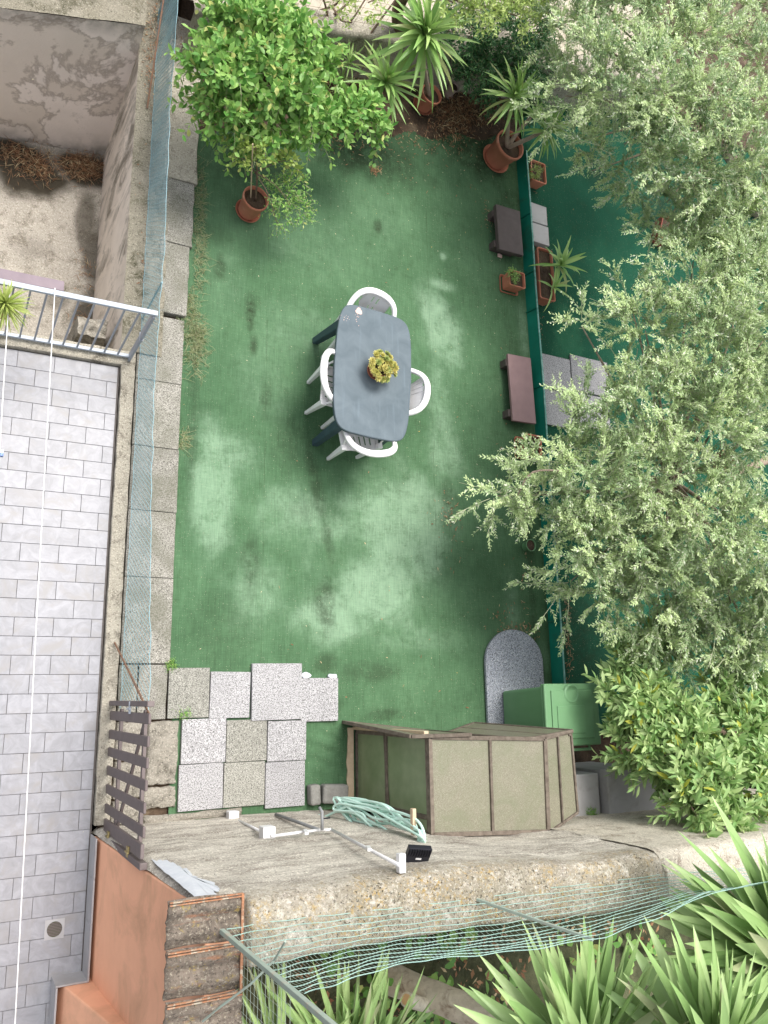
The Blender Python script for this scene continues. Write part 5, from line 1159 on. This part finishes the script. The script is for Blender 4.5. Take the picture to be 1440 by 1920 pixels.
pg = at(775, 1540, 1.62); o = MB().box(pg.x - .016, pg.x + .016, -1.06, -.87, pg.z - .02, pg.z + .02).build('wooden_peg', 'pale_wood', loc=tuple(pg), bevel=.003); tag(o, 'pale wooden peg sticking out of the wall through the hose loops', 'peg')
fl = aty(782, 1612, -1.06); F_ = thing('floodlight', tuple(fl), 'small black floodlight on a bracket near the top of the concrete wall', 'floodlight')
A_ = at(762, 1612, 2.25); A_.y = -.98
ctr = at(784, 1602, 2.36); R_ = Matrix.Rotation(math.radians(35), 3, 'X') @ Matrix.Rotation(math.radians(-12), 3, 'Y')
def fbx(name, x0, x1, y0, y1, z0, z1, mat, bev=.003):
    V = [ctr + R_ @ (Vector((x, y, z)) * 1.3) for x in (x0, x1) for y in (y0, y1) for z in (z0, z1)]
    return MB().add(V, [(0, 1, 3, 2), (4, 6, 7, 5), (0, 4, 5, 1), (2, 3, 7, 6), (0, 2, 6, 4), (1, 5, 7, 3)]).build(name, mat, F_, bevel=bev)
fbx('housing', -.062, .062, -.045, .045, -.018, .012, 'black_plastic')
for i in range(9): fbx('cooling_fin', -.054 + i * .0135 - .0015, -.054 + i * .0135 + .0015, .0, .042, .0125, .019, 'black_plastic', 0)
fbx('type_label', -.012, .018, -.022, -.012, .0125, .0135, 'conduit', 0)
for sx in (-.066, .066):
    b0 = ctr + R_ @ Vector((sx, 0, 0)); MB().bar(b0, b0 + Vector((0, -.085, -.05)), .006, .014).build('bracket_arm', 'black_plastic', F_)
b0 = ctr + R_ @ Vector((-.066, 0, 0)) + Vector((0, -.085, -.05)); b1 = ctr + R_ @ Vector((.066, 0, 0)) + Vector((0, -.085, -.05)); MB().bar(b0, b1, .006, .014).build('bracket_bar', 'black_plastic', F_)

# ------------------------------------------------------------------ weeds, litter
def weedclump(px, py, rx, ry, n, lab, L=.12, mat='weed', z=.0, W=.0022):
    c = at(px, py, z); t = thing('weed_clump', tuple(c), lab, 'weeds')
    B = np.column_stack([c.x + RG.normal(size=n) * rx, c.y + RG.normal(size=n) * ry, np.full(n, z)]); D = unit(np.column_stack([RG.normal(size=n) * .8 + .5, RG.normal(size=n) * .8, RG.uniform(.3, 1.2, n)]))
    Ls = L * RG.uniform(.5, 1.3, (n, 1)); tt_ = np.linspace(0, 1, 6); P = B[:, None] + D[:, None] * tt_[None, :, None] * Ls[:, None]; P[:, :, 2] -= .55 * Ls * (tt_ ** 2)[None]; P[:, :, 2] = np.maximum(P[:, :, 2], z + .002)
    stems_mesh('stalks', 'twig_green', t, P, W, W * .3); lv = leaves_on(P, 1, .028, .0045, .6); make_field('blades', mat, t, *lv, TPL_S); return t
for a in [(372, 470, .035, .35, 190, 'thin grassy weeds along the stone edging by the lemon pot'), (372, 380, .03, .25, 150, 'straw coloured weeds on the edging behind the lemon pot'), (362, 640, .06, .15, 420, 'thick green weed tuft spilling from the edging onto the turf'), (350, 575, .04, .10, 120, 'dry weeds at the joint of the edging stones'),
          (342, 825, .02, .07, 60, 'small weed tuft beside the pale worn patch of turf')]: weedclump(*a)
for a in [(320, 1248, .03, .05, 60, 'low green weed at the corner of the dirty granite slab'), (345, 1338, .05, .012, 60, 'green weed growing in the joint between the granite slabs')]:
    c = at(a[0], a[1], .03); t = thing('weed_clump', tuple(c), a[5], 'weeds'); P, Ls = shoots([(a[0], a[1], .03, .035)], a[4], .05, m=4, jitter=.8)
    P[:, :, 0] = c.x + (P[:, :, 0] - c.x) * (a[2] / .03); lv = leaves_on(P, 2, .016, .010, 1.); make_field('foliage', 'citrus_leaf', t, *lv, TPL_S)
c = at(1108, 1525, .87); t = thing('weed_clump', tuple(c), 'round green tuft growing against the grey storage box', 'weeds'); P, Ls = shoots([(1108, 1525, .87, .045)], 70, .05, m=4, jitter=.8); lv = leaves_on(P, 2, .016, .010, 1.); make_field('foliage', 'citrus_leaf', t, *lv, TPL_S)
def litter(name, label, centers, n, L, W, mat, z=.012, flat=.25, tpl=TPL_S, hgt=0):
    w_ = np.array([c[4] for c in centers]); id_ = RG.choice(len(centers), n, p=w_ / w_.sum()); P = []
    for i in id_:
        px, py, sx, sy, _ = centers[i]; q = at(RG.normal(px, sx), RG.normal(py, sy), z); P.append((q.x, q.y, q.z + RG.random() * hgt))
    P = np.array(P); D = unit(RG.normal(size=(n, 3)) * (1, 1, .15 + hgt * 3)); N = unit(RG.normal(size=(n, 3)) * flat + (0, 0, 1))
    o = make_field(name, mat, None, P, D, N, RG.uniform(L[0], L[1], n), RG.uniform(W[0], W[1], n), tpl); tag(o, label, 'leaf litter'); return o
litter('leaf_litter', 'heap of dry brown leaves between the two far yucca pots', [(850, 205, 22, 18, 2), (880, 195, 25, 14, 1.5), (850, 235, 20, 18, 1.2), (900, 215, 25, 18, 1), (620, 160, 40, 14, 1), (560, 60, 60, 60, .5), (680, 150, 30, 20, .8)], 2200, (.02, .09), (.004, .012), 'dry_leaf', .015, .4, hgt=.03)
litter('scattered_leaves', 'small dry brown leaves scattered over the far part of the turf', [(706, 316, 6, 5, 1), (650, 265, 30, 16, 1.3), (760, 265, 30, 12, 1), (780, 245, 60, 25, 1), (845, 260, 25, 15, 1.2), (920, 400, 10, 18, .6), (770, 310, 60, 25, .5), (570, 260, 20, 10, .3), (840, 960, 14, 16, .5), (850, 1010, 14, 30, .35), (985, 1080, 6, 60, .5), (965, 1180, 22, 8, 1), (940, 1150, 12, 12, .3), (990, 1190, 12, 8, .6), (960, 880, 20, 60, .2), (960, 400, 25, 10, .3), (700, 1240, 200, 60, .15), (700, 900, 150, 250, .25)], 900, (.015, .055), (.004, .012), 'dry_leaf', .014)
litter('pale_specks', 'tiny pale leaf scraps sprinkled over the turf', [(650, 700, 220, 420, 1), (900, 700, 60, 400, 1.2), (800, 500, 150, 200, .8), (600, 1330, 80, 60, .1), (700, 330, 180, 60, .4)], 420, (.006, .024), (.003, .008), 'pale_dry_leaf', .013)
litter('needle_litter', 'fallen brown leaves in a line along the right foot of the low border', [(1063, 1150, 3, 40, 1), (1066, 1230, 3, 35, 1), (1003, 340, 5, 10, .3), (1010, 620, 4, 25, .4), (998, 455, 5, 6, .4)], 300, (.015, .05), (.004, .010), 'dry_leaf', .012, hgt=.02)
litter('court_litter', 'heaps of dry brown pine straw on the damp patch in the sunken court', [(50, 300, 22, 16, 1), (75, 320, 14, 12, .6), (150, 305, 20, 12, 1.2), (175, 320, 10, 10, .5), (150, 330, 18, 6, .3), (160, 510, 12, 20, .15), (20, 285, 14, 8, .4), (150, 600, 14, 16, .15)], 1500, (.03, .13), (.003, .006), 'dry_leaf', -1.45, .5, hgt=.05)
litter('wall_litter', 'dry leaves caught on the top of the dividing wall', [(290, 60, 10, 40, 1), (280, 130, 6, 40, .6), (270, 480, 6, 60, .2), (400, 110, 30, 10, 1), (350, 80, 10, 20, .4)], 420, (.015, .05), (.004, .012), 'dry_leaf', .06, .4, hgt=.01)
o = MB().prism([(x_, y_) for x_, y_ in ((lambda c: [(c.x - .03, c.y - .02), (c.x + .03, c.y - .025), (c.x + .035, c.y + .01), (c.x, c.y + .03), (c.x - .03, c.y + .02)])(at(935, 481, 0)))], .012, .03).build('stone_chip', 'pink_patch', loc=tuple(at(935, 481, .012)), bevel=.004); tag(o, 'pinkish broken tile chip in front of the dark bench', 'chip')
